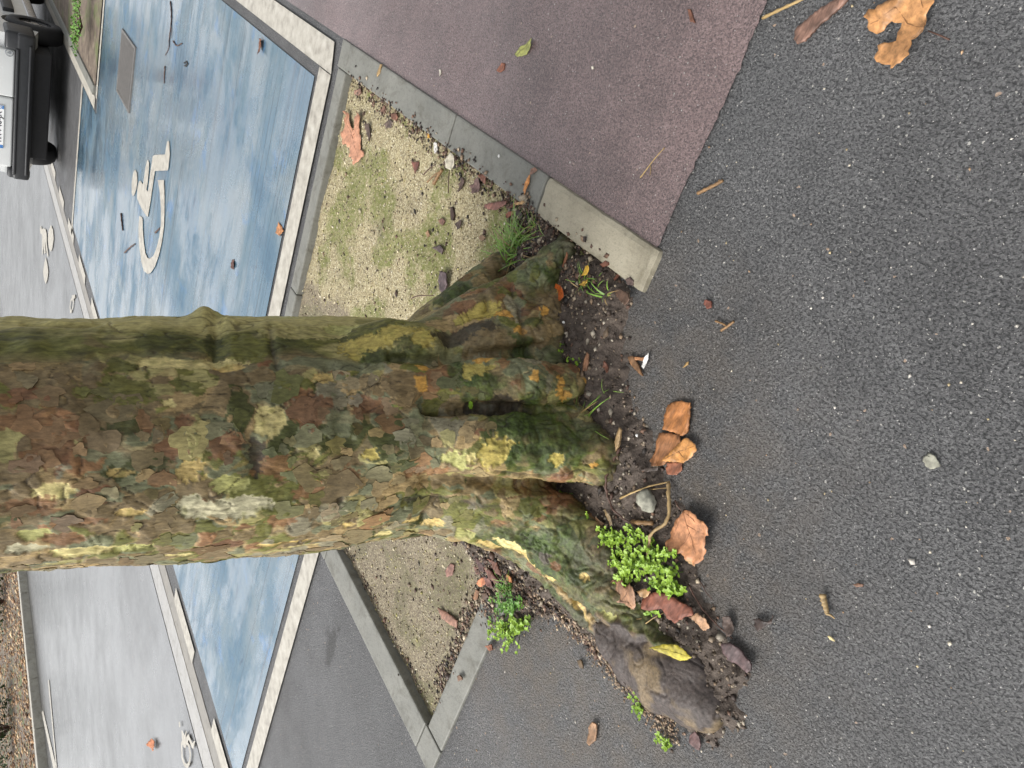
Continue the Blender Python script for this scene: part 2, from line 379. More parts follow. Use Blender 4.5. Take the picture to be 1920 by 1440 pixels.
# wheelchair symbol (head, arm and body, wheel) and two bicycle symbols
def arc_band(outer, inner): return outer + inner[::-1]
wheel_out = [(5.5385, 1.9077), (5.472, 1.9873), (5.4148, 2.0822), (5.3722, 2.1837), (5.3737, 2.306), (5.4152, 2.4289), (5.4836, 2.5465), (5.587, 2.6494), (5.6817, 2.7052), (5.8136, 2.7432), (5.9399, 2.7223), (6.0767, 2.6491), (6.1596, 2.5496), (6.1943, 2.4517)]
wheel_in = [(5.7249, 1.9786), (5.6188, 2.0256), (5.5297, 2.1099), (5.4716, 2.2066), (5.4686, 2.3078), (5.5064, 2.4084), (5.5711, 2.5025), (5.6583, 2.5655), (5.7436, 2.6017), (5.8306, 2.6027), (5.9247, 2.557), (6.0128, 2.4851), (6.0443, 2.4323), (6.0771, 2.4153)]
sym = empty('wheelchair_symbol', 'white wheelchair symbol painted on the blue bay', 'painted symbol')
sheet('head', [[(6.517, 2.1909), (6.4425, 2.1943), (6.3907, 2.241), (6.3975, 2.3104), (6.4527, 2.3817), (6.5086, 2.4131), (6.5626, 2.4071), (6.6001, 2.3438), (6.592, 2.2726), (6.5687, 2.2279)]], .009, MAT['white'], sym)
sheet('body', [[(6.2781, 2.1937), (6.1889, 2.1898), (6.1768, 2.1722), (6.1622, 2.0475), (6.135, 1.9832), (6.1036, 1.9637), (6.0542, 1.9748), (6.035, 2.0424), (6.0292, 2.124), (6.0419, 2.1755), (5.9811, 2.1685), (5.983, 2.023), (5.9619, 1.8847), (5.9155, 1.8603), (5.5995, 1.7451), (5.5976, 1.6876), (5.5845, 1.6493), (5.5585, 1.633), (5.5215, 1.6354), (5.466, 1.6981), (5.4575, 1.8004), (5.4831, 1.8175), (5.8395, 1.9533), (5.8649, 2.1853), (5.889, 2.3225), (5.9194, 2.344), (6.1291, 2.3665), (6.3414, 2.3642), (6.365, 2.2843), (6.3329, 2.2189)]], .009, MAT['white'], sym)
wp = [[wheel_out[i], wheel_out[i + 1], wheel_in[i + 1], wheel_in[i]] for i in range(len(wheel_out) - 1)]
sheet('wheel', wp, .009, MAT['white'], sym)
def bike(name, label, loops, polys, width):
    o = empty(name, label, 'painted symbol')
    for L, full in loops:
        c = np.mean(L, axis=0)
        if full: sheet('wheel', [L], .009, MAT['white'], o)
        else:
            I = [tuple(c + (np.array(p) - c) * width) for p in L]; n = len(L)
            sheet('wheel', [[L[i], L[(i + 1) % n], I[(i + 1) % n], I[i]] for i in range(n)], .009, MAT['white'], o)
    for P in polys: sheet('frame', [P], .0095, MAT['white'], o)
bike('bicycle_symbol', 'white bicycle symbol painted on the road beside the van', [
    ([(11.7647, 4.9454), (11.4897, 4.9062), (11.3747, 4.9835), (11.4341, 5.1403), (11.5837, 5.2757), (11.8517, 5.35), (12.038, 5.2996), (12.0331, 5.1623)], True), ([(12.1794, 5.6414), (11.9345, 5.6377), (11.7516, 5.6786), (11.822, 5.8444), (11.9858, 5.9982), (12.2166, 6.0429), (12.4119, 6.0039), (12.332, 5.8295)], True)],
    [[(13.042, 5.4996), (12.8643, 5.4937), (12.7288, 5.4166), (12.3759, 5.2792), (12.2053, 5.2895), (12.1492, 5.3928), (11.8704, 5.4607), (11.9153, 5.5248), (12.1586, 5.5268), (12.3602, 5.4627), (12.3222, 5.5328), (12.2097, 5.5855), (12.4049, 5.6947), (12.5278, 5.6274), (12.5045, 5.5106), (12.6063, 5.8073), (12.6774, 5.8409), (12.8255, 5.5659), (13.0535, 5.6493), (13.1601, 5.6236)]], .7)
bike('bicycle_symbol', 'white bicycle symbol painted at the bottom left of the road', [
    ([(3.1717, 4.9022), (3.1108, 4.9758), (3.0378, 4.9631), (2.9798, 4.9028), (2.9531, 4.8201), (2.9672, 4.747), (3.026, 4.7252), (3.0949, 4.7646), (3.1509, 4.8294)], False)],
    [[(3.2073, 4.8166), (3.1856, 4.7988), (3.1355, 4.7757), (3.1258, 4.7137), (3.1118, 4.7112), (3.1108, 4.7643), (3.0807, 4.6858), (3.0172, 4.6647), (2.982, 4.6488), (2.9665, 4.6012), (2.9487, 4.5823), (2.9543, 4.6698), (2.9858, 4.6917), (3.0524, 4.707), (3.0829, 4.8363), (3.1126, 4.866), (3.1687, 4.8535)],
     [(3.281, 4.8309), (3.2644, 4.8036), (3.2366, 4.8223), (3.2531, 4.8496)]], .72)
bike('bicycle_symbol', 'white bicycle symbol half hidden behind the trunk', [
    ([(9.3036, 4.7975), (9.1627, 4.7661), (9.1626, 4.859), (9.2507, 4.9864), (9.3697, 5.0662), (9.4505, 5.0214), (9.41, 4.897)], False)], [[(9.3514, 4.8081), (9.1137, 4.6696), (9.0557, 4.6814), (9.2031, 4.7875)]], .6)

# gutter slabs between parking lane and road
g = structure(sheet('gutter', [rect(-8, 60, 4.2333, 4.375)], .003, MAT['gutter']))
structure(sheet('gutter_band', [rect(-8, 60, 4.375, 4.575)], .005, MAT['gutter_light']))
structure(sheet('road_joint', [rect(-8, 60, 4.575, 4.6083)], -.006, MAT['black_bits']))

# concrete edging of the tree pit
def block(name, x0, x1, y0, y1, z0, z1, mat, parent, bev=.006, label=None, worn=0):
    bm = bmesh.new(); mb = MB().box(x0, x1, y0, y1, z0, z1); me = mb.mesh(name); bm.from_mesh(me)
    bmesh.ops.bevel(bm, geom=bm.edges[:], offset=bev, segments=2, affect='EDGES', profile=.6)
    if worn:
        bmesh.ops.subdivide_edges(bm, edges=[e for e in bm.edges if e.calc_length() > .03], cuts=14, use_grid_fill=True); q = np.array([v.co[:] for v in bm.verts]); k = worn * (fbm(q * 14, 3) + .5 * fbm(q * 70, 2)); d = np.stack([fbm(q * 40 + 4, 3), fbm(q * 40 + 9, 3), np.zeros(len(q))], 1) * worn * 1.5
        for v, a_, b_ in zip(bm.verts, k, d): v.co += Vector(b_) + Vector((0, 0, a_))
    bm.to_mesh(me); bm.free()
    o = obj(name, me, mat, parent)
    if label: o['label'] = label
    return o
edge = empty('pit_edging', 'low concrete edging around the tree pit, broken open by the roots', 'edging', (0, 0, 0))
J = .003
block('kerb_block', 2.0458 + J, 2.9167, 0.3733, 0.4767, -.14, .012, MAT['kerb_grey'], edge)
block('kerb_block', 1.5333 + J, 2.0458, 0.3733, 0.4767, -.14, .011, MAT['kerb_grey'], edge)
block('kerb_block', 1.0833, 1.5333, 0.3717, 0.4767, -.14, .014, MAT['kerb_pale'], edge, .016, 'pale worn kerb block with rounded edges', .0013)
block('kerb_block', 2.9125, 2.9917, 0.4792, 1.4333, -.14, .010, MAT['kerb_grey'], edge)
block('kerb_block', 2.9125, 2.9917, 1.4333 + J, 2.0833, -.14, .011, MAT['kerb_grey'], edge)
block('kerb_block', 2.9192, 3, 0.3733, 0.4767, -.14, .0105, MAT['kerb_grey'], edge, .004)
block('kerb_block', 1.1833, 2.0667, 2.0917, 2.2125, -.14, .010, MAT['kerb_grey'], edge)
block('kerb_block', 2.0667 + J, 2.9917, 2.0917, 2.2125, -.14, .011, MAT['kerb_grey'], edge)
block('kerb_block', 1.075, 1.1708, 1.4642, 2.0875, -.14, .008, MAT['kerb_grey'], edge)
block('kerb_block', 1.075, 1.1792, 2.0917, 2.2125, -.14, .0095, MAT['kerb_grey'], edge, .004)

# pale kerb and planting bed beside the van; far kerb and mulch bed across the road
structure(sheet('planting_bed', [rect(8.7917, 40, -2, 2.1667)], .014, MAT['dirt']))
kb = empty('bed_kerb', 'grey concrete kerb along the planting bed beside the van', 'kerb')
for k in range(8): block('kerb_block', 8.8333 + k * 1.0, 8.8333 + k * 1.0 + .995, 2.1667, 2.2667, -.05, .03, MAT['kerb_grey'], kb, .008)
kb = empty('far_kerb', 'raised concrete kerb on the far side of the road', 'kerb')
for k in range(-4, 22): block('kerb_block', k * 1.0, k * 1.0 + .994, 12.4583, 12.6667, -.1, .13, MAT['kerb_light'], kb, .015)
structure(sheet('mulch_bed', [rect(-12, 60, 12.6667, 60)], .10, MAT['dirt']))


# ---------------------------------------------------------------- the plane tree: swollen base, roots, burl
TREE_LOC = (1.3364, 1.0019, 0)
def ridge(pts):
    """root from points on its crest and radii: the tube's centre lies one radius below the crest"""
    Q = spline([p[:3] for p in pts], 5); R = spline([(p[3], 0, 0) for p in pts], 5)[:, 0]; P = []
    for i, q in enumerate(Q):
        d = Q[min(i + 1, len(Q) - 1)] - Q[max(i - 1, 0)]; d /= np.linalg.norm(d)
        o = np.array([q[0], q[1], 0]); o /= max(np.linalg.norm(o), .05); n = np.array([0, 0, 1.0]) + o * max(0.0, -d[2])
        n -= d * n.dot(d); n /= np.linalg.norm(n); P.append(q - n * R[i])
    return tube(P, R, 18, True)
def ball(c, r, n=14):
    v = []; f = []
    for i in range(n + 1):
        a = math.pi * i / n
        for k in range(2 * n):
            b = math.pi * k / n
            v.append((c[0] + r[0] * math.sin(a) * math.cos(b), c[1] + r[1] * math.sin(a) * math.sin(b), c[2] + r[2] * math.cos(a)))
    for i in range(n):
        for k in range(2 * n):
            k2 = (k + 1) % (2 * n); f.append((i * 2 * n + k, (i + 1) * 2 * n + k, (i + 1) * 2 * n + k2, i * 2 * n + k2))
    return v, f
def tree_body(voxel):
    mb = MB()
    prof = [(-0.08, .268), (0.0, .262), (.1, .252), (.2, .246), (.3, .244), (.42, .245), (.525, .248), (.7, .240), (.85, .231), (1.0, .224), (1.17, .215), (1.3, .211), (1.42, .209)]
    prof = [(z, r * 1.065) for z, r in prof]; n = 72; v = []; f = []
    for i, (z, r) in enumerate(prof):
        for k in range(n):
            t = 2 * math.pi * k / n
            rr = r * (1 + .018 * math.sin(2 * t + z * 2.2 + .6) + .012 * math.sin(3 * t - z * 4 + 1.1) + .006 * math.sin(7 * t + z * 6))
            v.append((rr * math.cos(t), rr * math.sin(t), z))
    for i in range(len(prof) - 1):
        for k in range(n):
            k2 = (k + 1) % n; f.append((i * n + k, i * n + k2, (i + 1) * n + k2, (i + 1) * n + k))
    f.append(tuple(range(n - 1, -1, -1))); f.append(tuple((len(prof) - 1) * n + k for k in range(n)))
    mb.add(v, f)
    def R(*pts):
        x, y, z, r = pts[0]; q = math.hypot(x, y)      # run the crest on up into the trunk's surface
        mb.add(*ridge([(x / q * .20, y / q * .20, z + .36, r * 1.1), (x / q * .232, y / q * .232, z + .18, r * 1.1)] + list(pts)))
    # right-hand root with a sharp crest, running to the pale kerb block
    R((*(0.2353, -0.2081, 0.47), .085), (*(0.2553, -0.1824, 0.375), .07), (*(0.3076, -0.1874, 0.262), .058), (*(0.3693, -0.2059, 0.15), .05), (*(0.4285, -0.2211, 0.062), .047), (*(0.4773, -0.2305, 0), .036), (*(0.5055, -0.2251, -0.05), .028))
    R((*(0.2331, -0.2478, 0.274), .06), (*(0.2488, -0.2692, 0.152), .055), (*(0.2672, -0.2514, 0.055), .045), (*(0.2839, -0.2354, -0.02), .036), (*(0.2961, -0.2398, -0.08), .028))
    R((*(0.1952, -0.2426, 0.3), .06), (*(0.2089, -0.25, 0.185), .058), (*(0.229, -0.2546, 0.1), .055), (*(0.2465, -0.2301, 0.02), .04), (*(0.2579, -0.2217, -0.05), .03))
    # thin root behind it
    R((*(0.3568, -0.0525, 0.22), .055), (*(0.4269, -0.0101, 0.1), .042), (*(0.4715, -0.0088, 0.01), .036))
    # front right root
    R((*(0.1261, -0.2668, 0.49), .075), (*(0.1238, -0.2704, 0.415), .062), (*(0.1209, -0.3101, 0.318), .056), (*(0.1177, -0.3603, 0.21), .055), (*(0.1126, -0.3594, 0.1), .05), (*(0.1072, -0.3467, 0.008), .042), (*(0.1029, -0.3431, -0.07), .03))
    # broad front root
    R((*(-0.0123, -0.2826, 0.5), .10), (*(-0.0187, -0.2897, 0.415), .09), (*(-0.0302, -0.3436, 0.315), .083), (*(-0.0484, -0.3828, 0.2), .08), (*(-0.0714, -0.4219, 0.094), .07), (*(-0.0997, -0.4532, 0), .055), (*(-0.1185, -0.4699, -0.07), .04))
    R((*(0.0117, -0.3054, 0.316), .065), (*(0.0084, -0.3526, 0.19), .06), (*(-0.003, -0.3863, 0.06), .055))
    # wood filling the folds between the roots
    R((*(0.0633, -0.283, 0.3), .055), (*(0.0584, -0.3117, 0.172), .055), (*(0.0528, -0.3264, 0.08), .05), (*(0.0421, -0.3009, -0.02), .04))
    R((*(0.1622, -0.2541, 0.308), .055), (*(0.1678, -0.2734, 0.203), .055), (*(0.1737, -0.2807, 0.13), .05), (*(0.1834, -0.2643, 0.05), .045), (*(0.1898, -0.243, -0.03), .035))
    R((*(0.2795, -0.2246, 0.212), .055), (*(0.315, -0.235, 0.108), .055), (*(0.3453, -0.2401, 0.036), .05), (*(0.3732, -0.2254, -0.03), .04))
    R((*(-0.113, -0.2489, 0.35), .07), (*(-0.1331, -0.2613, 0.243), .065), (*(-0.1474, -0.2709, 0.142), .06), (*(-0.1609, -0.2735, 0.062), .055), (*(-0.1757, -0.2689, -0.02), .045))
    # left root that ends in the burl
    R((*(-0.173, -0.1814, 0.42), .12), (*(-0.1994, -0.2128, 0.328), .10), (*(-0.2458, -0.2459, 0.218), .085), (*(-0.3216, -0.2984, 0.118), .075), (*(-0.3848, -0.3973, 0.075), .07), (*(-0.4509, -0.4843, 0.045), .066), (*(-0.5037, -0.587, 0.04), .07))
    R((*(-0.2551, -0.1616, 0.296), .075), (*(-0.2927, -0.1599, 0.188), .062), (*(-0.3444, -0.2005, 0.105), .052), (*(-0.4191, -0.2815, 0.055), .048), (*(-0.4873, -0.3733, 0.02), .045))
    R((*(-0.1847, -0.2839, 0.245), .075), (*(-0.2433, -0.326, 0.14), .068), (*(-0.3169, -0.402, 0.062), .062), (*(-0.3922, -0.4558, 0.015), .055))
    # back roots
    R((.05, .14, .40, .11), (.10, .36, .16, .08), (.16, .58, .02, .06), (.2, .7, -.06, .05))
    R((-.06, .14, .40, .11), (-.16, .34, .16, .08), (-.26, .52, .02, .06), (-.3, .6, -.06, .05))
    # the burl: a flat swollen pad
    for x, y, z, rx, ry, rz in BURL: mb.add(*ball((x, y, z), (rx, ry, rz)))
    me = mb.mesh('body'); o = bpy.data.objects.new('body', me); C.objects.link(o)
    m = o.modifiers.new('r', 'REMESH'); m.mode = 'VOXEL'; m.voxel_size = voxel; m.adaptivity = 0
    s = o.modifiers.new('s', 'SMOOTH'); s.factor = .5; s.iterations = int(60 * (.0028 / voxel) ** 2)
    dg = bpy.context.evaluated_depsgraph_get(); ev = o.evaluated_get(dg); em = ev.to_mesh()
    nv = len(em.vertices); V = np.empty(nv * 3, np.float32); em.vertices.foreach_get('co', V)
    N = np.empty(nv * 3, np.float32); em.vertices.foreach_get('normal', N)
    F = np.empty(len(em.loops), np.int32); em.loops.foreach_get('vertex_index', F)
    assert len(F) == 4 * len(em.polygons)
    ev.to_mesh_clear(); bpy.data.objects.remove(o); bpy.data.meshes.remove(me)
    return V.reshape(-1, 3).astype(float), F.reshape(-1, 4), N.reshape(-1, 3).astype(float)
BURL = [(*(-0.488, -0.4057, 0), .062, .06, .052), (*(-0.5061, -0.4564, 0), .072, .066, .055), (*(-0.5188, -0.5128, 0), .078, .07, .058), (*(-0.5322, -0.5692, 0), .08, .074, .06), (*(-0.5445, -0.6171, 0), .074, .07, .056), (*(-0.5552, -0.649, 0), .06, .06, .046),
        (*(-0.56, -0.5279, 0), .06, .055, .045), (*(-0.5041, -0.6246, 0), .06, .055, .045), (*(-0.5451, -0.4392, 0), .05, .045, .03)]


def hexc(r, g, b): return np.array([((c / 255) / 12.92 if c < 10 else ((c / 255 + .055) / 1.055) ** 2.4) for c in (r, g, b)])
BK = dict(brown=hexc(112, 96, 70), red=hexc(112, 78, 56), rust=hexc(124, 90, 62), greygreen=hexc(108, 110, 86), grey=hexc(128, 122, 104), olive=hexc(98, 98, 48), dkolive=hexc(62, 66, 32),
          moss=hexc(58, 74, 26), cream=hexc(196, 182, 130), yellow=hexc(168, 152, 84), pale=hexc(176, 170, 146), lichen=hexc(184, 138, 68), dark=hexc(52, 44, 36), tan=hexc(150, 128, 92), limeg=hexc(162, 160, 104), purple=hexc(68, 59, 54), buff=hexc(186, 162, 108), smooth=hexc(150, 142, 96))
# exposed inner bark, lichen, scars and shade painted in the folds: centre on the trunk, half width, half height, colour, raggedness
PATCH = [
    (*(0.1477, -0.1997, 0.8766, 0.0128, 0.1110), 'cream', .5), (*(0.141, -0.2078, 0.8194, 0.0090, 0.0331), 'buff', .5), (*(-0.0651, -0.2187, 1.1077, 0.0158, 0.0356), 'cream', .45), (*(-0.0412, -0.2289, 1.0098, 0.0073, 0.0211), 'buff', .4), (*(-0.0765, -0.2264, 0.8249, 0.0178, 0.0294), 'limeg', .4),
    (*(0.0317, -0.2477, 0.7604, 0.0302, 0.0354), 'cream', .4), (*(-0.0366, -0.261, 0.5557, 0.0141, 0.0179), 'yellow', .5), (*(0.1213, -0.231, 0.6455, 0.0128, 0.0269), 'buff', .6), (*(-0.1234, -0.2072, 0.8265, 0.0270, 0.0826), 'pale', .5), (*(-0.0302, -0.2481, 0.6718, 0.0094, 0.0149), 'cream', .4),
    (*(0.0746, -0.2303, 0.93, 0.0066, 0.0125), 'cream', .5), (*(-0.1846, -0.1473, 1.0356, 0.0161, 0.0573), 'cream', .6), (*(-0.1892, -0.1465, 0.9753, 0.0117, 0.0321), 'limeg', .6), (*(-0.1655, -0.1581, 1.1462, 0.0116, 0.0344), 'pale', .6), (*(-0.14, -0.1804, 1.1228, 0.0134, 0.0245), 'limeg', .6), (*(-0.1138, -0.2029, 0.9934, 0.0093, 0.0257), 'buff', .5),
    (*(-0.0898, -0.2099, 1.091, 0.0115, 0.0342), 'tan', .5), (*(-0.2174, -0.1315, 0.6926, 0.0066, 0.0847), 'buff', .6), (*(-0.2207, -0.1045, 0.888, 0.0083, 0.0284), 'cream', .5), (*(-0.1882, -0.1752, 0.5705, 0.0090, 0.0149), 'buff', .4), (*(-0.2032, -0.114, 1.0976, 0.0122, 0.0620), 'smooth', .6), (*(-0.2364, -0.106, 0.6488, 0.0068, 0.0374), 'cream', .5),
    (*(0.2064, -0.218, 0.4946, 0.0318, 0.0999), 'yellow', .6), (*(0.2071, -0.2448, 0.4189, 0.0265, 0.0254), 'yellow', .5), (*(0.2177, -0.1456, 0.6252, 0.0224, 0.0925), 'smooth', .6), (*(0.2275, -0.1342, 0.56, 0.0173, 0.0381), 'limeg', .6), (*(0.2438, -0.2138, 0.3094, 0.0182, 0.0736), 'tan', .5), (*(0.2682, -0.2199, 0.2469, 0.0211, 0.0613), 'yellow', .6), (*(0.2635, -0.243, 0.2025, 0.0137, 0.0233), 'lichen', .6),
    (*(0.2312, -0.2769, 0.177, 0.0136, 0.0177), 'lichen', .5), (*(0.2773, -0.2609, 0.0963, 0.0115, 0.0141), 'lichen', .6), (*(0.332, -0.2563, 0.0327, 0.0105, 0.0173), 'lichen', .6), (*(0.1399, -0.2595, 0.4347, 0.0080, 0.0163), 'lichen', .5), (*(0.1058, -0.2715, 0.4459, 0.0169, 0.0161), 'lichen', .5), (*(0.1396, -0.2978, 0.3206, 0.0210, 0.0346), 'yellow', .7),
    (*(0.1566, -0.2866, 0.2943, 0.0071, 0.0234), 'lichen', .5), (*(0.12, -0.3586, 0.2072, 0.0118, 0.0130), 'lichen', .5), (*(0.1006, -0.363, 0.1354, 0.0205, 0.0146), 'lichen', .8), (*(0.0761, -0.3558, 0.1167, 0.0134, 0.0134), 'lichen', .7), (*(0.1482, -0.2746, 0.0285, 0.0260, 0.0157), 'lichen', .9), (*(0.1276, -0.3387, 0.0398, 0.0202, 0.0208), 'lichen', .9), (*(0.157, -0.2248, -0.0661, 0.0082, 0.0120), 'lichen', .6),
    (*(-0.0444, -0.3423, 0.3072, 0.0321, 0.0378), 'yellow', .6), (*(-0.022, -0.3541, 0.2873, 0.0092, 0.0214), 'yellow', .6), (*(-0.0548, -0.3023, 0.3672, 0.0171, 0.0339), 'limeg', .6), (*(-0.0615, -0.3904, 0.17, 0.0141, 0.0155), 'yellow', .6), (*(-0.079, -0.4199, 0.089, 0.0072, 0.0105), 'lichen', .5), (*(-0.0528, -0.3145, 0.3506, 0.0171, 0.0126), 'cream', .6),
    (*(-0.229, -0.1275, 0.4653, 0.0132, 0.0224), 'cream', .5), (*(-0.2118, -0.1726, 0.3531, 0.0183, 0.0269), 'buff', .5), (*(-0.244, -0.1823, 0.2796, 0.0187, 0.0274), 'limeg', .5), (*(-0.1932, -0.1696, 0.4136, 0.0096, 0.0198), 'buff', .5), (*(-0.279, -0.1727, 0.1969, 0.0154, 0.0425), 'buff', .6), (*(-0.2744, -0.238, 0.1893, 0.0213, 0.0414), 'cream', .6), (*(-0.3148, -0.2349, 0.1397, 0.0140, 0.0351), 'buff', .7), (*(-0.3425, -0.2148, 0.0996, 0.0170, 0.0287), 'red', .6),
    (*(-0.302, -0.2936, 0.13, 0.0125, 0.0151), 'purple', .5), (*(-0.3227, -0.3123, 0.1102, 0.0124, 0.0123), 'red', .4), (*(-0.3555, -0.2828, 0.0972, 0.0114, 0.0181), 'buff', .6), (*(-0.3416, -0.378, 0.0814, 0.0098, 0.0134), 'buff', .6), (*(-0.4001, -0.2843, 0.0572, 0.0115, 0.0282), 'tan', .6), (*(-0.4307, -0.3216, 0.0397, 0.0127, 0.0349), 'buff', .6), (*(-0.4579, -0.3479, 0.03, 0.0113, 0.0277), 'tan', .6), (*(-0.427, -0.4286, 0.0557, 0.0156, 0.0198), 'limeg', .6), (*(-0.4535, -0.3841, 0.0385, 0.0086, 0.0163), 'buff', .6),
    (*(0.0148, -0.2303, 1.0999, 0.0367, 0.0528), 'red', .8), (*(0.0503, -0.2244, 1.1215, 0.0173, 0.0524), 'rust', .8), (*(0.0557, -0.2503, 0.6805, 0.0467, 0.0480), 'red', .6), (*(0.0871, -0.2425, 0.6987, 0.0135, 0.0342), 'rust', .6), (*(-0.0066, -0.2417, 0.8355, 0.0293, 0.0323), 'red', .5), (*(-0.0014, -0.238, 0.9306, 0.0235, 0.0258), 'red', .6), (*(0.0429, -0.2381, 0.9081, 0.0104, 0.0209), 'red', .6), (*(-0.0523, -0.2385, 0.7508, 0.0234, 0.0335), 'rust', .6), (*(0.036, -0.2355, 0.9728, 0.0120, 0.0203), 'red', .6),
    (*(-0.1028, -0.2277, 0.6784, 0.0189, 0.0289), 'rust', .6), (*(-0.1616, -0.191, 0.7138, 0.0180, 0.0291), 'rust', .6), (*(-0.0888, -0.2086, 1.136, 0.0174, 0.0430), 'rust', .7), (*(0.0369, -0.2342, 0.9977, 0.0137, 0.0302), 'dkolive', .7), (*(0.0964, -0.2182, 1.0069, 0.0276, 0.0606), 'olive', .7), (*(-0.0063, -0.2331, 1.0385, 0.0135, 0.0296), 'greygreen', .6), (*(0.0632, -0.2544, 0.5574, 0.0239, 0.0359), 'red', .8), (*(0.0327, -0.2551, 0.6163, 0.0319, 0.0351), 'greygreen', .6), (*(0.1399, -0.2368, 0.5359, 0.0166, 0.0305), 'greygreen', .5),
    (*(-0.0267, -0.2419, 0.7821, 0.0300, 0.0165), 'dark', .9), (*(0.1856, -0.1721, 0.8284, 0.0388, 0.0224), 'dkolive', .35), (*(0.1813, -0.1795, 0.7803, 0.0363, 0.0399), 'olive', .4), (*(0.1628, -0.231, 0.4956, 0.0226, 0.0434), 'dkolive', .5), (*(0.0573, -0.3098, 0.2757, 0.0141, 0.0582), 'dark', .9), (*(0.2133, -0.2364, 0.3101, 0.0205, 0.0728), 'dark', .6), (*(0.2012, -0.2678, 0.2514, 0.0242, 0.0732), 'brown', .6), (*(0.2864, -0.2396, 0.1763, 0.0629, 0.0166), 'grey', .4),
    (*(-0.0595, -0.2262, 0.946, 0.0141, 0.0207), 'rust', .6), (*(-0.1199, -0.1961, 1.0701, 0.0090, 0.0398), 'rust', .6), (*(-0.1548, -0.2019, 0.6176, 0.0219, 0.0421), 'grey', .6), (*(-0.1529, -0.1733, 1.0874, 0.0136, 0.0300), 'rust', .7), (*(-0.0877, -0.2393, 0.593, 0.0270, 0.0238), 'rust', .6), (*(-0.081, -0.2158, 1.0284, 0.0118, 0.0251), 'greygreen', .6), (*(-0.0441, -0.2323, 0.8939, 0.0240, 0.0211), 'buff', .7), (*(-0.0292, -0.2329, 0.9686, 0.0185, 0.0306), 'dkolive', .7), (*(-0.0172, -0.2833, 0.4501, 0.0224, 0.0307), 'greygreen', .6), (*(-0.0772, -0.2507, 0.4319, 0.0172, 0.0503), 'rust', .7),
]
GROOVE = [   # valleys, folds and cracks: points, width, depth
    ([(0.1605, -0.2333, 0.4905), (0.1561, -0.252, 0.4302), (0.1618, -0.2511, 0.3484), (0.172, -0.259, 0.2823), (0.1777, -0.2722, 0.202), (0.1885, -0.2838, 0.1323)], .014, .016), ([(0.0515, -0.2683, 0.4407), (0.0455, -0.2793, 0.3812), (0.0514, -0.2919, 0.3344), (0.0461, -0.3144, 0.2935), (0.0519, -0.321, 0.2401), (0.0462, -0.339, 0.1939)], .010, .022), ([(0.0434, -0.2723, 0.4301), (0.0563, -0.2792, 0.3537), (0.0504, -0.3137, 0.2786)], .004, .012),
    ([(-0.1092, -0.235, 0.4098), (-0.1024, -0.2563, 0.3407), (-0.1172, -0.2844, 0.2594), (-0.1301, -0.3132, 0.1754), (-0.1479, -0.2825, 0.0526)], .020, .016), ([(0.2387, -0.0856, 0.8088), (0.191, -0.1667, 0.8288), (0.151, -0.1995, 0.8413), (0.1389, -0.2082, 0.8313)], .014, .012), ([(0.3327, -0.2255, 0.1652), (0.28, -0.2502, 0.1607), (0.2212, -0.2817, 0.1699)], .010, .010), ([(0.3259, -0.1904, 0.2259), (0.2789, -0.22, 0.2318)], .008, .008), ([(0.262, -0.0429, 0.3452), (0.1855, -0.2485, 0.4539)], .007, .005), ([(0.2774, -0.0668, 0.3098), (0.1862, -0.2515, 0.4124)], .007, .005),
    ([(0.019, -0.2459, 0.7929), (-0.0216, -0.2428, 0.7823), (-0.0626, -0.2338, 0.7798)], .016, .008), ([(0.1288, -0.228, 0.6261), (0.0645, -0.2518, 0.6144), (-0.0093, -0.2535, 0.6273)], .016, .006), ([(-0.1823, -0.1833, 0.3871), (-0.2499, -0.084, 0.3518)], .010, .010), ([(0.2178, -0.0898, 1.1321), (0.2139, -0.1095, 1.0775), (0.218, -0.1096, 1.0227)], .006, .010), ([(0.2217, -0.1604, 0.5474), (0.2399, -0.2072, 0.4434)], .004, .002),
    ([(-0.3739, -0.2625, 0.0721), (-0.3986, -0.2924, 0.0558), (-0.4438, -0.3204, 0.0388)], .005, .008), ([(-0.2552, -0.2741, 0.1774), (-0.2946, -0.3056, 0.1236), (-0.3318, -0.3707, 0.0828)], .018, .006), ([(0.2168, -0.1423, 0.7201), (0.1713, -0.1917, 0.7302), (0.1393, -0.2155, 0.7305)], .008, .006), ([(-0.0817, -0.3252, 0.2883), (-0.0911, -0.3311, 0.2493), (-0.0991, -0.3562, 0.1789), (-0.0948, -0.4012, 0.1075)], .006, .005), ([(-0.1489, -0.2098, 0.4489), (-0.1441, -0.216, 0.3716), (-0.1583, -0.2499, 0.3087), (-0.1719, -0.2876, 0.2476)], .010, .006)]
KNOB = [((0.2412, -0.0712, 0.8256), .030, .026), ((0.2314, -0.1092, 0.7895), .020, .010), ((0.211, -0.1506, 0.7176), .02, .008), ((0.0597, -0.2629, 0.501), .028, .012), ((0.0497, -0.2696, 0.4544), .018, .010), ((0.2513, -0.2112, 0.3077), .02, .008), ((0.2844, -0.2095, 0.2621), .02, .008), ((0.3116, -0.2122, 0.2182), .022, .01), ((0.0957, -0.2547, 0.5453), .03, .006), ((0.0204, -0.2584, 0.5717), .035, .006), ((0.1398, -0.2226, 0.6006), .03, .006), ((-0.1327, -0.2442, 0.3332), .03, .010), ((-0.1587, -0.271, 0.2798), .03, .01), ((0.0176, -0.2367, 0.9732), .05, .005), ((0.0755, -0.22, 1.0908), .05, .005), ((0.1743, -0.1617, 1.1302), .02, .006), ((0.1381, -0.1962, 1.04), .018, .007)]

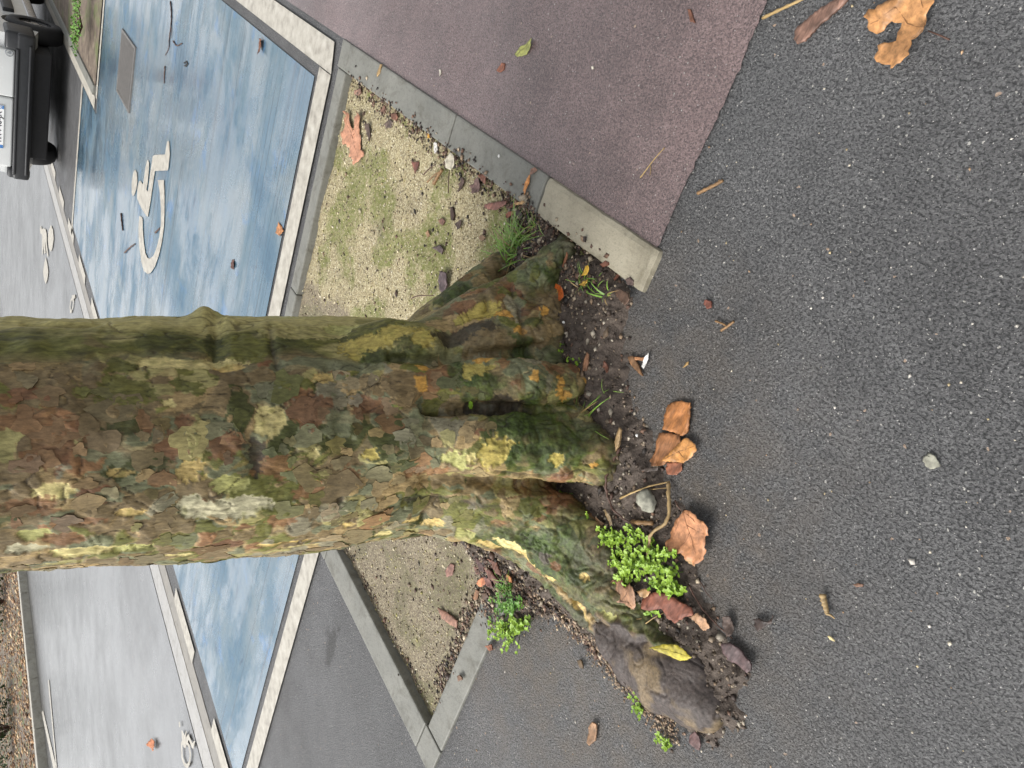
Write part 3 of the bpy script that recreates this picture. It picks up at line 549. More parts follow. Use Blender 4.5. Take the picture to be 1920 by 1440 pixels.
def seg_dist(p, L):
    d = np.full(len(p), 9.0); L = spline(L, 4); full = d; k = ((p > L.min(0) - .06) & (p < L.max(0) + .06)).all(1)
    if not k.any(): return d
    p = p[k]; d = d[k]
    for a, b in zip(L[:-1], L[1:]):
        ab = b - a; t = np.clip(((p - a) @ ab) / max(ab @ ab, 1e-9), 0, 1)
        d = np.minimum(d, np.linalg.norm(p - (a + t[:, None] * ab), axis=1))
    full[k] = d; return full

def bark_field(V, N):
    """relief along the normal and colour for every vertex of the trunk"""
    n = len(V); p = V; z = V[:, 2]; phi = np.degrees(np.arctan2(V[:, 0], -V[:, 1])); rad = np.hypot(V[:, 0], V[:, 1])
    h = .006 * fbm(p * 9, 3) + .0022 * fbm(p * np.array([30, 30, 16]), 3)
    low = np.clip(1 - z / .34, 0, 1)
    h += low * (.009 * fbm(p * np.array([20, 20, 11]) + 5, 4) + .0045 * np.abs(fbm(p * 34 + 9, 3)) - .006 * sstep(.10, .0, np.abs(pnoise(warp(p, 9, .05) * np.array([15, 15, 8])))))
    nz = fbm(p * 7 + 3, 4)
    # smooth olive side of the trunk, right of the view
    strip = sstep(33, 43, phi + 9 * fbm(p * np.array([9, 9, 4]) + 40, 3)) * (phi < 125) * sstep(.28, .42, z + .05 * nz)
    rnd = _rnd
    g1 = sstep(-.35, .35, fbm(p * np.array([11, 11, 6]) + 9, 4))[:, None]
    col = BK['brown'] * (1 - g1) + BK['greygreen'] * g1
    pale = sstep(.05, .5, fbm(p * np.array([14, 14, 5]) + 77, 4))[:, None]
    oc = BK['olive'] * (1 - pale) + BK['smooth'] * pale
    oc = oc * (1 - .45 * sstep(0, .4, fbm(p * np.array([60, 60, 22]) + 3, 3))[:, None]); edge_pale = sstep(52, 63, phi + 8 * nz)[:, None]
    oc = oc * (1 - edge_pale) + BK['smooth'] * 1.25 * edge_pale
    pal = ['brown', 'brown', 'red', 'greygreen', 'greygreen', 'olive', 'grey', 'tan', 'rust', 'brown', 'dkolive', 'olive', 'brown', 'greygreen', 'tan', 'brown', 'smooth', 'brown']
    PC = np.array([BK[k] for k in pal])
    for li, (cell, prob, lift) in enumerate(((.13, .85, .0013), (.085, .62, .0012), (.054, .5, .0011), (.030, .36, .0010))):
        q = warp(p, .55 / cell, cell * .55, 11 * li); q = warp(q, 2.6 / cell, cell * .12, 5 * li, 1) * np.array([1, 1, .72]) / cell
        f1, f2, r = voronoi(q + 100 * li); e = f2 - f1
        on = (r[:, 0] < prob * (1 - .93 * strip) * (1 - .3 * low)) & (e > .05)
        a = sstep(.05, .13, e) * on
        h += lift * a * (.5 + r[:, 3]) * (1 + .4 * low)
        c = PC[(r[:, 1] * len(pal)).astype(int)] * (.86 + .28 * r[:, 2])[:, None]
        m = (on * .93)[:, None]; col = col * (1 - m) + c * m
        rim = (on * (e < .11) * (r[:, 3] > .35) * .38)[:, None]; col = col * (1 - rim) + BK['tan'] * 1.1 * rim
    q = warp(warp(p, 5, .05, 3), 40, .006, 8, 1) * np.array([12, 12, 5]); f1, f2, r = voronoi(q + 55); on = (r[:, 0] < .5); SP_ = np.array([BK[k] for k in ('smooth', 'olive', 'limeg', 'greygreen', 'brown', 'dkolive')])
    a = (on * sstep(.02, .06, f2 - f1) * .65)[:, None]; oc = oc * (1 - a) + SP_[(r[:, 1] * 6).astype(int)] * (.8 + .35 * r[:, 2])[:, None] * a; h += .0014 * a[:, 0] * strip
    fis = sstep(.05, .012, np.abs(pnoise(warp(p, 8, .03, 2) * np.array([34, 34, 5])))) * sstep(.0, .3, fbm(p * 6 + 12, 2)) * strip; h -= .0025 * fis; a = (.6 * fis)[:, None]; oc = oc * (1 - a) + BK['dark'] * a
    sm = strip[:, None]; col = col * (1 - sm) + oc * sm
    # moss towards the roots, and bark darker near the ground
    up = np.clip(N[:, 2], 0, 1); ms = low * sstep(-.25, .35, fbm(p * 13 + 21, 4) + .5 * up - .05) * .8
    mg = (ms)[:, None]; mc = BK['moss'] * (.55 + .6 * sstep(-.4, .5, fbm(p * 60, 3)))[:, None]; col = col * (1 - mg) + mc * mg
    mn = .5 * fbm(p * 28 + 5, 4); mf = pnoise(p * 260)
    for c0, rr in (((-0.0078, -0.3796, 0.197), .10), ((0.0115, -0.3529, 0.2645), .06), ((0.1223, -0.2947, 0.3493), .035), ((0.1878, -0.2787, 0.1758), .04), ((0.3665, -0.2432, 0.0297), .05), ((0.3376, -0.0736, 0.2336), .06), ((0.0602, -0.258, 0.5231), .018), ((-0.2706, -0.247, 0.1882), .09), ((-0.2941, -0.315, 0.1153), .08), ((0.1046, -0.3106, 0.3185), .05), ((0.165, -0.2194, 0.527), .03)):
        d = np.linalg.norm(p - np.array(c0), axis=1) / rr + mn
        a = (sstep(1.15, .6, d) * .85)[:, None]; col = col * (1 - a) + mc * a
        h += .0016 * a[:, 0] * mf
    dirt = (sstep(.10, .0, z + .05 * nz) * .6)[:, None]; col = col * (1 - dirt) + BK['dark'] * dirt  # tints the lowest bark dark, strongest at ground level
    # patches where plates fell off, lichen, scars; dark ones paint shade into folds
    for x, y, zc, hw, hu, key, rag in PATCH:
        c = np.array([x, y, zc]); d = p - c; near = np.abs(d).max(1) < 2.2 * max(hw, hu) + .02
        if not near.any(): continue
        dn = d[near]; t = np.array([-y, x, 0.0]); t /= np.linalg.norm(t); dl = dn @ t; du = np.sqrt(np.maximum((dn ** 2).sum(1) - dl ** 2, 0))
        s = (hw + hu) / 2
        e = np.sqrt((dl / hw) ** 2 + (du / hu) ** 2) + rag * (fbm(p[near] * .85 / s, 3) + .5 * fbm(p[near] * 120, 3))
        a = sstep(1.03, .93, e); light = key in ('cream', 'buff', 'limeg', 'pale', 'yellow', 'smooth')
        v = (1 + .22 * fbm(p[near] * np.array([90, 90, 40]) + 8, 3))[:, None] * (1 + .12 * fbm(p[near] * 9, 2))[:, None]
        cc = BK[key] * v
        if light:
            g = sstep(.1, .6, fbm(p[near] * 45 + 60, 3))[:, None] * .4; cc = cc * (1 - g) + BK['olive'] * 1.5 * g
        aa = (a * (.95 if light else .85))[:, None]
        col[near] = col[near] * (1 - aa) + cc * aa
        h[near] = h[near] - a * (.0026 if light else .0008) * (1 if key != 'lichen' else -.6)
    jit = 1 + .35 * fbm(p * 40, 3)
    for L, wd, dp in GROOVE:
        d = seg_dist(p, L) * jit; a = np.exp(-(d / wd) ** 2); h -= dp * a
        if wd < .013:
            k = (.65 * np.exp(-(d / (wd * .6)) ** 2))[:, None]; col = col * (1 - k) + BK['dark'] * k
    for c0, rr, hh in KNOB:
        d = np.linalg.norm(p - np.array(c0), axis=1); h += hh * np.exp(-(d / rr) ** 2)
    # fine cracks between plates
    q = warp(p, 14, .02); cr = np.abs(pnoise(q * np.array([26, 26, 12]))); m = sstep(.034, .010, cr) * (1 - strip) * sstep(-.2, .15, fbm(p * 8 + 50, 2))
    h -= .0028 * m; k = (.62 * m)[:, None]; col = col * (1 - k) + BK['dark'] * k
    col *= (1 + .16 * fbm(p * np.array([150, 150, 60]), 2))[:, None]
    # the burl: purple-brown, in swirls
    return h, np.clip(col * np.array([1.0, 1.0, .90]), .004, .9)

tree = empty('plane_tree', 'large plane tree with mottled flaking bark growing out of the pit', 'tree', TREE_LOC, -AZ)
V, F, N = tree_body(.0032)
kp = V[:, 2] > -.05; F = F[kp[F].all(1)]; used = np.unique(F); ix_ = -np.ones(len(V), np.int32); ix_[used] = np.arange(len(used), dtype=np.int32); V = V[used]; N = N[used]; F = ix_[F]
front = (np.abs(np.degrees(np.arctan2(V[:, 0], -V[:, 1]))) < 112) & (V[:, 2] < 1.30)
bc = np.array([b[:2] for b in BURL]); bd = np.min(np.linalg.norm(V[:, None, :2] - bc[None], axis=2) / np.array([b[3] for b in BURL])[None], axis=1)
hrel = np.zeros(len(V)); bcol = np.empty((len(V), 3))
hrel[front], bcol[front] = bark_field(V[front], N[front])
vb = V[~front]; g_ = sstep(-.3, .3, fbm(vb * np.array([16, 16, 8]), 3))[:, None]; bcol[~front] = BK['brown'] * g_ + BK['greygreen'] * (1 - g_); hrel[~front] = .006 * fbm(vb * 9, 3) + .003 * pnoise(vb * 40)
nb_ = np.where((bd < 1.6) & front)[0]; VA = V; V = VA[nb_]; bd = bd[nb_]
inb = sstep(1.12, .92, bd + .30 * fbm(V * 17, 3)) * (V[:, 2] > -.05)
sw = warp(V, 11, .05); ring = np.sin(np.hypot(sw[:, 0] - BURL[4][0], sw[:, 1] - BURL[4][1]) * 330 + 5 * fbm(V * 16, 3))
bh = .004 * fbm(V * 14, 2) + .0004 * ring + .0010 * fbm(V * 110, 3) - .003 * sstep(.06, .0, np.abs(pnoise(warp(V, 8, .08) * 11))); lip = np.exp(-((bd - 1.0) / .10) ** 2) * sstep(.0, .03, V[:, 2])
bcl = BK['purple'] * np.array([1.05, 1.08, 1.12]) * (.78 + .26 * sstep(-.8, .9, .5 * ring + fbm(V * 40, 3)))[:, None]; ot = sstep(-.05, .45, fbm(V * 14 + 4, 3))[:, None] * .6; bcl = bcl * (1 - ot) + BK['tan'] * .62 * ot
hrel[nb_] = hrel[nb_] * (1 - inb) + bh * inb + .006 * lip; m_ = inb[:, None]; bcol[nb_] = bcol[nb_] * (1 - m_) + bcl * m_; V = VA
VT = V + N * hrel[:, None]
trunk = obj('trunk', mesh('trunk', VT, F, True, bcol), MAT['bark'], tree)

# separate bark plates still clinging to the trunk
bvh = BVHTree.FromPolygons([tuple(v) for v in VT[::1]], F.tolist())
rng = np.random.default_rng(3)
cand = np.where((VT[:, 2] > .30) & (VT[:, 2] < 1.16) & (np.abs(np.degrees(np.arctan2(VT[:, 0], -VT[:, 1])) + 12) < 72))[0]; rng.shuffle(cand)
placed = []; n_pl = 0
PCAT = ['brown', 'brown', 'brown', 'greygreen', 'tan', 'rust', 'grey', 'brown', 'greygreen', 'olive']
for ci in cand:
    if n_pl >= 170: break
    c = VT[ci]; ph = math.degrees(math.atan2(c[0], -c[1]))
    if ph > 34 + 8 * math.sin(c[2] * 17): continue
    R = float(rng.choice([.011, .016, .022, .030, .038], p=[.2, .28, .26, .18, .08]))
    if any((c[0] - q[0]) ** 2 + (c[1] - q[1]) ** 2 + (c[2] - q[2]) ** 2 < (R + q[3]) ** 2 * .8 for q in placed): continue
    if any(abs(c[2] - P[2]) < P[4] + R and math.dist(c, P[:3]) < max(P[3], P[4]) + R and P[5] in ('cream', 'limeg', 'pale', 'yellow', 'buff', 'lichen') for P in PATCH): continue
    if c[2] < .50 and any(min(math.dist(c, q) for q in L) < w_g * 1.6 + R for L, w_g, _ in GROOVE): continue
    loc, nrm, _, _ = bvh.find_nearest(Vector(c))
    nrm = Vector((c[0], c[1], 0)).normalized() * .7 + nrm * .3; nrm.normalize()
    a = Vector((0, 0, 1)).cross(nrm).normalized(); b = nrm.cross(a)
    K = 16; ph0 = rng.random(4) * 6.28; asp = rng.uniform(.8, 1.5); vs_ = []; ok = True
    lift = rng.uniform(.0005, .0014); curl = rng.random() * 6.28; cu = rng.uniform(0, .0016) if rng.random() < .75 else rng.uniform(.002, .0042)
    top = []; bot = []
    for k in range(K):
        t = 2 * math.pi * k / K
        rr = R * (1 + .20 * math.sin(2 * t + ph0[0]) + .16 * math.sin(3 * t + ph0[1]) + .10 * math.sin(5 * t + ph0[2]) + rng.uniform(-.19, .19))
        q = Vector(c) + a * (rr * math.cos(t)) + b * (rr * asp * math.sin(t)); hit_ = bvh.find_nearest(q, .04)
        if hit_[0] is None: ok = False; break
        s_ = hit_[0]; top.append(s_ + nrm * (lift + cu * max(0, math.cos(t - curl)))); bot.append(s_ - nrm * .002)
    if not ok: continue
    vv = [tuple(p_) for p_ in top] + [tuple(p_) for p_ in bot] + [tuple(p_) for p_ in top] + [tuple(sum(top, Vector()) / K * .5 + (Vector(loc) + nrm * lift) * .5 + nrm * .0003)]
    ff = [(k, (k + 1) % K, 3 * K) for k in range(K)] + [(2 * K + k, K + k, K + (k + 1) % K, 2 * K + (k + 1) % K) for k in range(K)]
    base = BK[PCAT[rng.integers(len(PCAT))]] * rng.uniform(.75, 1.2)
    base = base * .25 + bcol[ci] * .75 if rng.random() < .8 else base * .7 + bcol[ci] * .3
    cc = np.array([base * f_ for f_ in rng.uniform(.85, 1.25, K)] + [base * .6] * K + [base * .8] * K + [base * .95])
    me = mesh('bark_plate', vv, ff, False, cc); me.polygons.foreach_set('use_smooth', np.array([True] * K + [False] * K)); obj('bark_plate', me, MAT['plate'], trunk)
    placed.append((c[0], c[1], c[2], R)); n_pl += 1

# upper trunk, limbs and thin autumn crown, all above the picture
up_ = MB(); up_.tube([(0, 0, 1.36), (.01, .02, 2.0), (.0, .05, 2.7), (.03, .08, 3.3)], [.212, .20, .19, .18], 24)
uo = up_.mesh('upper_trunk', True); a_ = uo.color_attributes.new('tint', 'FLOAT_COLOR', 'POINT')
a_.data.foreach_set('color', np.tile(np.array([*BK['greygreen'], 1], np.float32), len(uo.vertices))); obj('upper_trunk', uo, MAT['bark'], tree)
rl = random.Random(5); tips = []
for k in range(5):
    an = k * 2 * math.pi / 5 + .4; P = [(.02, .07, 3.1)]
    for j in range(1, 6):
        rr = j * .55; P.append((rr * math.cos(an + .1 * j) * .8, rr * math.sin(an + .1 * j) * .8, 3.1 + j * .75 + rl.uniform(-.1, .1))); tips.append(P[-1])
    lm = MB(); lm.tube(spline(P, 3), np.linspace(.11, .02, len(spline(P, 3))), 10)
    for j in range(2, 6):
        for q in range(3):
            b0 = Vector(P[j]); dr = Vector((rl.uniform(-1, 1), rl.uniform(-1, 1), rl.uniform(-.1, .9))); e = b0 + dr * .9; tips.append(tuple(e)); lm.tube([b0, b0 + dr * .45 + Vector((0, 0, .06)), e], [.028, .018, .006], 6)
    me = lm.mesh('limb', True); a_ = me.color_attributes.new('tint', 'FLOAT_COLOR', 'POINT'); a_.data.foreach_set('color', np.tile(np.array([*BK['smooth'], 1], np.float32), len(me.vertices))); obj('limb', me, MAT['bark'], tree)
cv = []; cf = []
for tp in tips:
    for q in range(26):
        c = Vector(tp) + Vector((rl.gauss(0, .32), rl.gauss(0, .32), rl.gauss(0, .25))); u = Vector((rl.uniform(-1, 1), rl.uniform(-1, 1), rl.uniform(-.6, .6))).normalized(); w2 = u.orthogonal().normalized(); s_ = rl.uniform(.05, .09); b = len(cv)
        cv += [tuple(c - u * s_), tuple(c + w2 * s_ * .8), tuple(c + u * s_), tuple(c - w2 * s_ * .8)]; cf.append((b, b + 1, b + 2, b + 3))
obj('crown', mesh('crown', cv, cf), MAT['weed_dark'], tree)


# ---------------------------------------------------------------- pit sand, soil around the roots, loose grains
def grid_field(name, x0, x1, y0, y1, step, fz, mat, keepf=None, smooth=True):
    xs = np.arange(x0, x1 + step / 2, step); ys = np.arange(y0, y1 + step / 2, step)
    X, Y = np.meshgrid(xs, ys, indexing='ij'); P = np.stack([X.ravel(), Y.ravel(), np.zeros(X.size)], 1); P[:, 2] = fz(P)
    ny = len(ys); i, j = np.meshgrid(np.arange(len(xs) - 1), np.arange(ny - 1), indexing='ij'); a = (i * ny + j).ravel()
    Fq = np.stack([a, a + ny, a + ny + 1, a + 1], 1)
    if keepf is not None:
        k = keepf(P); Fq = Fq[k[Fq].all(1)]
        used = np.unique(Fq); idx = -np.ones(len(P), int); idx[used] = np.arange(len(used)); P = P[used]; Fq = idx[Fq]
    return obj(name, mesh(name, P, Fq, smooth), mat), P
TC = np.array(TREE_LOC[:2])
def sand_z(P):
    d = np.linalg.norm(P[:, :2] - TC, axis=1)
    return -.022 + .010 * fbm(P * 5, 3) + .003 * fbm(P * 40, 3) + .05 * np.exp(-(d / .34) ** 2)
so, SP = grid_field('pit_sand', 1.1667, 3.0083, 0.375, 2.2125, .012, sand_z, MAT['sand']); structure(so)
def inside(P, poly):
    x, y = P[:, 0], P[:, 1]; c = np.zeros(len(P), bool); n = len(poly)
    for i in range(n):
        (x0, y0), (x1, y1) = poly[i], poly[i - 1]
        c ^= ((y0 > y) != (y1 > y)) & (x < (x1 - x0) * (y - y0) / (y1 - y0 + 1e-12) + x0)
    return c
def poly_dist(P, poly):
    d = np.full(len(P), 9.0); Q = [np.array(q) for q in poly]
    for a, b in zip(Q, Q[1:] + Q[:1]):
        ab = b - a; t = np.clip(((P[:, :2] - a) @ ab) / max(ab @ ab, 1e-12), 0, 1); d = np.minimum(d, np.linalg.norm(P[:, :2] - (a + t[:, None] * ab), axis=1))
    return np.where(inside(P, poly), d, -d)
SOIL = [(1.7046, 0.7102), (1.5879, 0.6051), (1.5132, 0.4645), (1.4021, 0.482), (1.2408, 0.4848), (1.0974, 0.5012), (1.0733, 0.5913), (1.0484, 0.6618), (0.9744, 0.7151), (0.8746, 0.7605), (0.7894, 0.789), (0.7183, 0.8245), (0.6594, 0.8903), (0.6013, 0.9397), (0.5099, 0.9495), (0.449, 0.975), (0.4142, 1.0637), (0.4201, 1.15), (0.4693, 1.1871), (0.5299, 1.214), (0.6205, 1.2476), (0.7397, 1.2702), (0.8438, 1.2836), (0.9308, 1.3194), (1.0366, 1.4731), (1.1121, 1.4474), (1.1836, 1.4563), (1.2672, 1.4523), (1.3976, 1.4649), (1.7037, 1.2809), (1.7746, 0.9262)]
def soil_z(P):
    e = poly_dist(P, SOIL) + .028 * fbm(P * 16, 4) + .010 * fbm(P * 60, 3)
    d = np.linalg.norm(P[:, :2] - TC, axis=1)
    inpit = (P[:, 0] > 1.175) & (P[:, 1] > 0.4792) & (P[:, 1] < 2.0833)
    base = np.where(inpit, np.maximum(sand_z(P) + .004, -.02), .0)
    z = base + np.clip(e * .45, -.012, .016) + np.clip(e, 0, 1) * .0 + .13 * np.exp(-(d / .33) ** 2) * (e > 0) * np.clip(e / .06, 0, 1)
    return z + np.clip(e / .02, 0, 1) * (.010 * fbm(P * 24, 3) + .005 * fbm(P * 90, 3))
def soil_keep(P): return poly_dist(P, SOIL) + .028 * fbm(P * np.array([16, 16, 0]), 4) + .010 * fbm(P * np.array([60, 60, 0]), 3) > -.012
_sz = soil_z
def soil_z2(P): Q = P.copy(); Q[:, 2] = 0; return _sz(Q)
xs_, ys_ = [q[0] for q in SOIL], [q[1] for q in SOIL]
so, GP = grid_field('soil', min(xs_) - .03, max(xs_) + .03, min(ys_) - .03, max(ys_) + .03, .0045, soil_z2, MAT['soil'], soil_keep); structure(so)
def ground_z(x, y):
    P = np.array([[x, y, 0.0]])
    if soil_keep(P)[0]: return float(max(soil_z2(P)[0], 0 if not (1.1708 < x < 2.9083 and 0.4792 < y < 2.0833) else -.05))
    if 1.1708 < x < 2.9125 and 0.4767 < y < 2.0917: return float(sand_z(P)[0])
    if 1.075 < x < 3 and 0.3717 < y < 2.2167: return .012
    return .004

def scatter(name, pts, size, mat, pal, seed, flat=.6, label=None, cat=None):
    """many small angular grains in one mesh"""
    r = np.random.default_rng(seed); n = len(pts); base = np.array([(1, 0, 0), (0, 1, 0), (-1, 0, 0), (0, -1, 0), (0, 0, 1), (0, 0, -.6)], float)
    fc = np.array([(0, 1, 4), (1, 2, 4), (2, 3, 4), (3, 0, 4), (1, 0, 5), (2, 1, 5), (3, 2, 5), (0, 3, 5)])
    s = size * r.lognormal(0, .38, n); L = r.uniform(.8, 1.7, n); th = r.random(n) * 6.28
    J = base[None] * (1 + r.uniform(-.35, .35, (n, 6, 1))); J[:, :, 0] *= L[:, None]; J[:, :, 2] *= flat; J *= s[:, None, None]
    c, s_ = np.cos(th)[:, None], np.sin(th)[:, None]; X = J[:, :, 0] * c - J[:, :, 1] * s_; Y = J[:, :, 0] * s_ + J[:, :, 1] * c
    Vv = np.stack([X, Y, J[:, :, 2]], 2) + np.asarray(pts)[:, None, :]
    colr = np.asarray(pal)[r.integers(len(pal), size=n)] * r.uniform(.7, 1.25, (n, 1))
    Fv_ = (fc[None] + (np.arange(n) * 6)[:, None, None]).reshape(-1, 3)
    o = obj(name, mesh(name, Vv.reshape(-1, 3), Fv_, False, np.repeat(colr, 6, 0)), mat); o['kind'] = 'stuff'
    if label: o['label'] = label; o['category'] = cat
    return o
r_ = np.random.default_rng(11)
g = SP[r_.integers(len(SP), size=13000)] + np.c_[r_.uniform(-.006, .006, (13000, 2)), np.full(13000, .001)]
scatter('gravel', g, .0023, MAT['debris'], [(.42, .36, .22), (.5, .44, .3), (.3, .24, .13), (.62, .57, .44), (.2, .16, .1), (.34, .31, .12), (.10, .08, .05), (.13, .10, .07)], 1, .7, 'pale sandy gravel grains strewn over the tree pit', 'gravel')
g = GP[r_.integers(len(GP), size=5200)] + np.c_[r_.uniform(-.003, .003, (5200, 2)), np.full(5200, .001)]
scatter('soil_crumbs', g, .0032, MAT['debris'], [(.06, .043, .032), (.10, .074, .055), (.045, .032, .024), (.15, .115, .08), (.32, .28, .22), (.22, .17, .12)], 2, .8, 'crumbs of dark soil and grit lying around the roots', 'soil')
# bark crumbs swept into the edges of the pit
L_ = []
for (x0, y0), (x1, y1), n, wd in (((2.875, 0.5), (1.4583, 0.5), 850, .045), ((1.6667, 0.5167), (1.25, 0.55), 800, .07), ((1.2083, 1.5), (1.2167, 2), 520, .045), ((2.8333, 2.0667), (1.25, 2.0667), 260, .02), ((1.1971, 1.3857), (0.9922, 1.3247), 700, .05), ((1.2757, 1.4389), (1.0979, 1.5177), 480, .05), ((0.9763, 1.3084), (0.6325, 1.2441), 500, .014)):
    t = r_.random(n); L_.append(np.c_[x0 + (x1 - x0) * t + r_.normal(0, wd * .5, n), y0 + (y1 - y0) * t + r_.normal(0, wd * .5, n)])
L_.append(np.c_[r_.uniform(1.25, 2.875, 420), r_.uniform(0.5, 2.0667, 420)]); q_ = GP[r_.integers(len(GP), size=900)][:, :2]; L_.append(q_)
L_ = np.concatenate(L_); L_ = np.c_[L_, [ground_z(a, b) + .002 for a, b in L_]]
scatter('bark_crumbs', L_, .0042, MAT['debris'], [(.075, .042, .03), (.045, .03, .024), (.13, .075, .05), (.2, .14, .09), (.34, .28, .2), (.03, .024, .02)], 4, .5, 'crumbs of brown bark gathered along the pit edges', 'bark litter')
n = 600; a = np.c_[r_.uniform(-.2, 1.6, n) * 1.0, r_.uniform(-.5, 2.2, n)]; a = np.c_[a, np.full(n, .004)]; a = a[(a[:, 0] < PS0 - .02)]
scatter('grit', a, .0019, MAT['debris'], [(.5, .45, .36), (.6, .56, .5), (.3, .2, .12), (.42, .34, .2)], 6, .6, 'pale grit and seed husks on the asphalt', 'grit')
# wood chips across the road
n = 15000; a = np.c_[r_.uniform(-2, 26, n), 12.7083 + 9 * r_.random(n) ** 1.5, np.full(n, .115) + r_.uniform(0, .03, n)]
scatter('wood_chips', a, .026, MAT['chips'], [(.30, .17, .08), (.42, .27, .14), (.2, .1, .05), (.13, .07, .035), (.55, .40, .24)], 5, .4, 'brown wood chip mulch beyond the far kerb', 'mulch')

t_ = r_.random(1500); Q_ = spline([(*q, 0) for q in [(1.0526, 1.3363), (0.9084, 1.2957), (0.7859, 1.2667), (0.6865, 1.2542), (0.5915, 1.2477), (0.4988, 1.2212)]], 10)
q_ = Q_[(t_ * (len(Q_) - 1)).astype(int), :2] + r_.normal(0, .016, (1500, 2)); q_ = np.c_[q_, [ground_z(a, b) + .0015 for a, b in q_]]
scatter('root_litter', q_, .0026, MAT['debris'], [(.22, .15, .095), (.16, .105, .07), (.3, .22, .15), (.1, .07, .05), (.38, .30, .2)], 9, .45, 'tan crumbs strewn on the asphalt along the left root', 'litter')


# ---------------------------------------------------------------- fallen leaves, bark, twigs
from mathutils.geometry import delaunay_2d_cdt
def fill(outline, step):
    O = [Vector(q) for q in outline]; n = len(O); xs = [q.x for q in O]; ys = [q.y for q in O]; pts = list(O)
    P = []; x = min(xs) + step / 2
    while x < max(xs):
        y = min(ys) + step / 2
        while y < max(ys): P.append((x + math.sin(y * 911) * step * .2, y + math.sin(x * 733) * step * .2, 0)); y += step
        x += step
    if P:
        A = np.array(P); ok = poly_dist(A, [tuple(q) for q in O]) > step * .3; pts += [Vector((a[0], a[1])) for a in A[ok]]
    v, e, f, *_ = delaunay_2d_cdt(pts, [(i, (i + 1) % n) for i in range(n)], [], 1, 1e-7)
    return [tuple(q) for q in v], [tuple(q) for q in f]
def ragged(outline, amt, sub, seed):
    r = random.Random(seed); out = []; n = len(outline)
    for i in range(n):
        a, b = np.array(outline[i]), np.array(outline[(i + 1) % n]); L = np.linalg.norm(b - a); m = max(1, int(L / sub))
        for k in range(m):
            q = a + (b - a) * k / m; d = (b - a) / max(L, 1e-6); w_ = r.uniform(-amt, amt) * L / m * (1 if k else .5); out.append((q[0] - d[1] * w_, q[1] + d[0] * w_))
    return out
COUNT = [0]
def piece(name, label, cat, outline, colour, thick=.0012, lift=.002, curl=.008, mat='debris', rag=.25, veins=None, stalk=None, group=None, step=None, z=None):
    """thin curled piece lying on the ground, from its outline in metres"""
    COUNT[0] += 1; seed = COUNT[0]; O = np.array(outline); size = max(np.ptp(O[:, 0]), np.ptp(O[:, 1])); c = O.mean(0)
    out = ragged([tuple(q) for q in outline], rag * 1.7, max(size / 22, .0018), seed); v2, f2 = fill(out, step or max(size / 12, .003))
    v2 = np.array(v2); n = len(v2); zc = z if z is not None else max(ground_z(*q) for q in list(outline)[::2] + [tuple(c)])
    rel = (v2 - c) / size; an = seed * 2.4; u = rel @ np.array([math.cos(an), math.sin(an)]); w_ = rel @ np.array([-math.sin(an), math.cos(an)])
    P3 = np.c_[v2 * 1.0, np.full(n, seed * 3.1)]
    zz = zc + lift + curl * (u * u * 2.2 + .35 * (w_ + .5) * (1 if seed % 2 else -1)) + .30 * curl * fbm(P3 * 55, 3) + .0004 * fbm(P3 * 240, 2)
    zz = np.maximum(zz, zc + .0012)
    col = np.tile(np.array(colour, float) * .74, (n, 1)) * (1 + .42 * fbm(P3 * 45 + 3, 4) + .22 * fbm(P3 * 230, 2))[:, None]
    VV = np.r_[np.c_[v2 - c, zz - zc], np.c_[v2 - c, zz - zc - thick]]; m = {}
    for f in f2:
        for i in range(len(f)): m[(f[i], f[(i + 1) % len(f)])] = 1
    side = [(a, b, b + n, a + n) for a, b in m if (b, a) not in m]
    flip = 1.0
    a, b, c3 = [v2[i] for i in f2[0][:3]]
    if (b[0] - a[0]) * (c3[1] - a[1]) - (b[1] - a[1]) * (c3[0] - a[0]) < 0: f2 = [f[::-1] for f in f2]; side = [s[::-1] for s in side]
    ff = [tuple(f) for f in f2] + [tuple(i + n for i in f[::-1]) for f in f2] + [s[::-1] for s in side]
    o = obj(name, mesh(name, VV, ff, True, np.clip(np.r_[col, col * .7], .003, .9)), MAT[mat], None, (c[0], c[1], zc)); tag(o, label, cat, group)
    o.data.polygons.foreach_set('use_smooth', np.array([True] * (2 * len(f2)) + [False] * len(side)))
    def top(q):
        i = np.argmin(((v2 - np.array(q)) ** 2).sum(1)); return zz[i] - zc
    if veins:
        for L in veins:
            S = []
            for a, b in zip(L[:-1], L[1:]):
                for k in range(6): S.append((a[0] + (b[0] - a[0]) * k / 6, a[1] + (b[1] - a[1]) * k / 6))
            S.append(L[-1]); mb = MB(); mb.tube([(q[0] - c[0], q[1] - c[1], top(q) + .0001) for q in S], np.linspace(.0010, .0004, len(S)), 5)
            me = mb.mesh('vein', True); at = me.color_attributes.new('tint', 'FLOAT_COLOR', 'POINT'); at.data.foreach_set('color', np.tile(np.array([*(np.array(colour) * .5), 1], np.float32), len(me.vertices))); obj('vein', me, MAT[mat], o)
    if stalk:
        mb = MB(); mb.tube([(q[0] - c[0], q[1] - c[1], .003 + .002 * math.sin(i)) for i, q in enumerate(stalk)], np.linspace(.0011, .0016, len(stalk)), 6); mb.obj('stalk', MAT['twig_dark'], o, True)
    return o
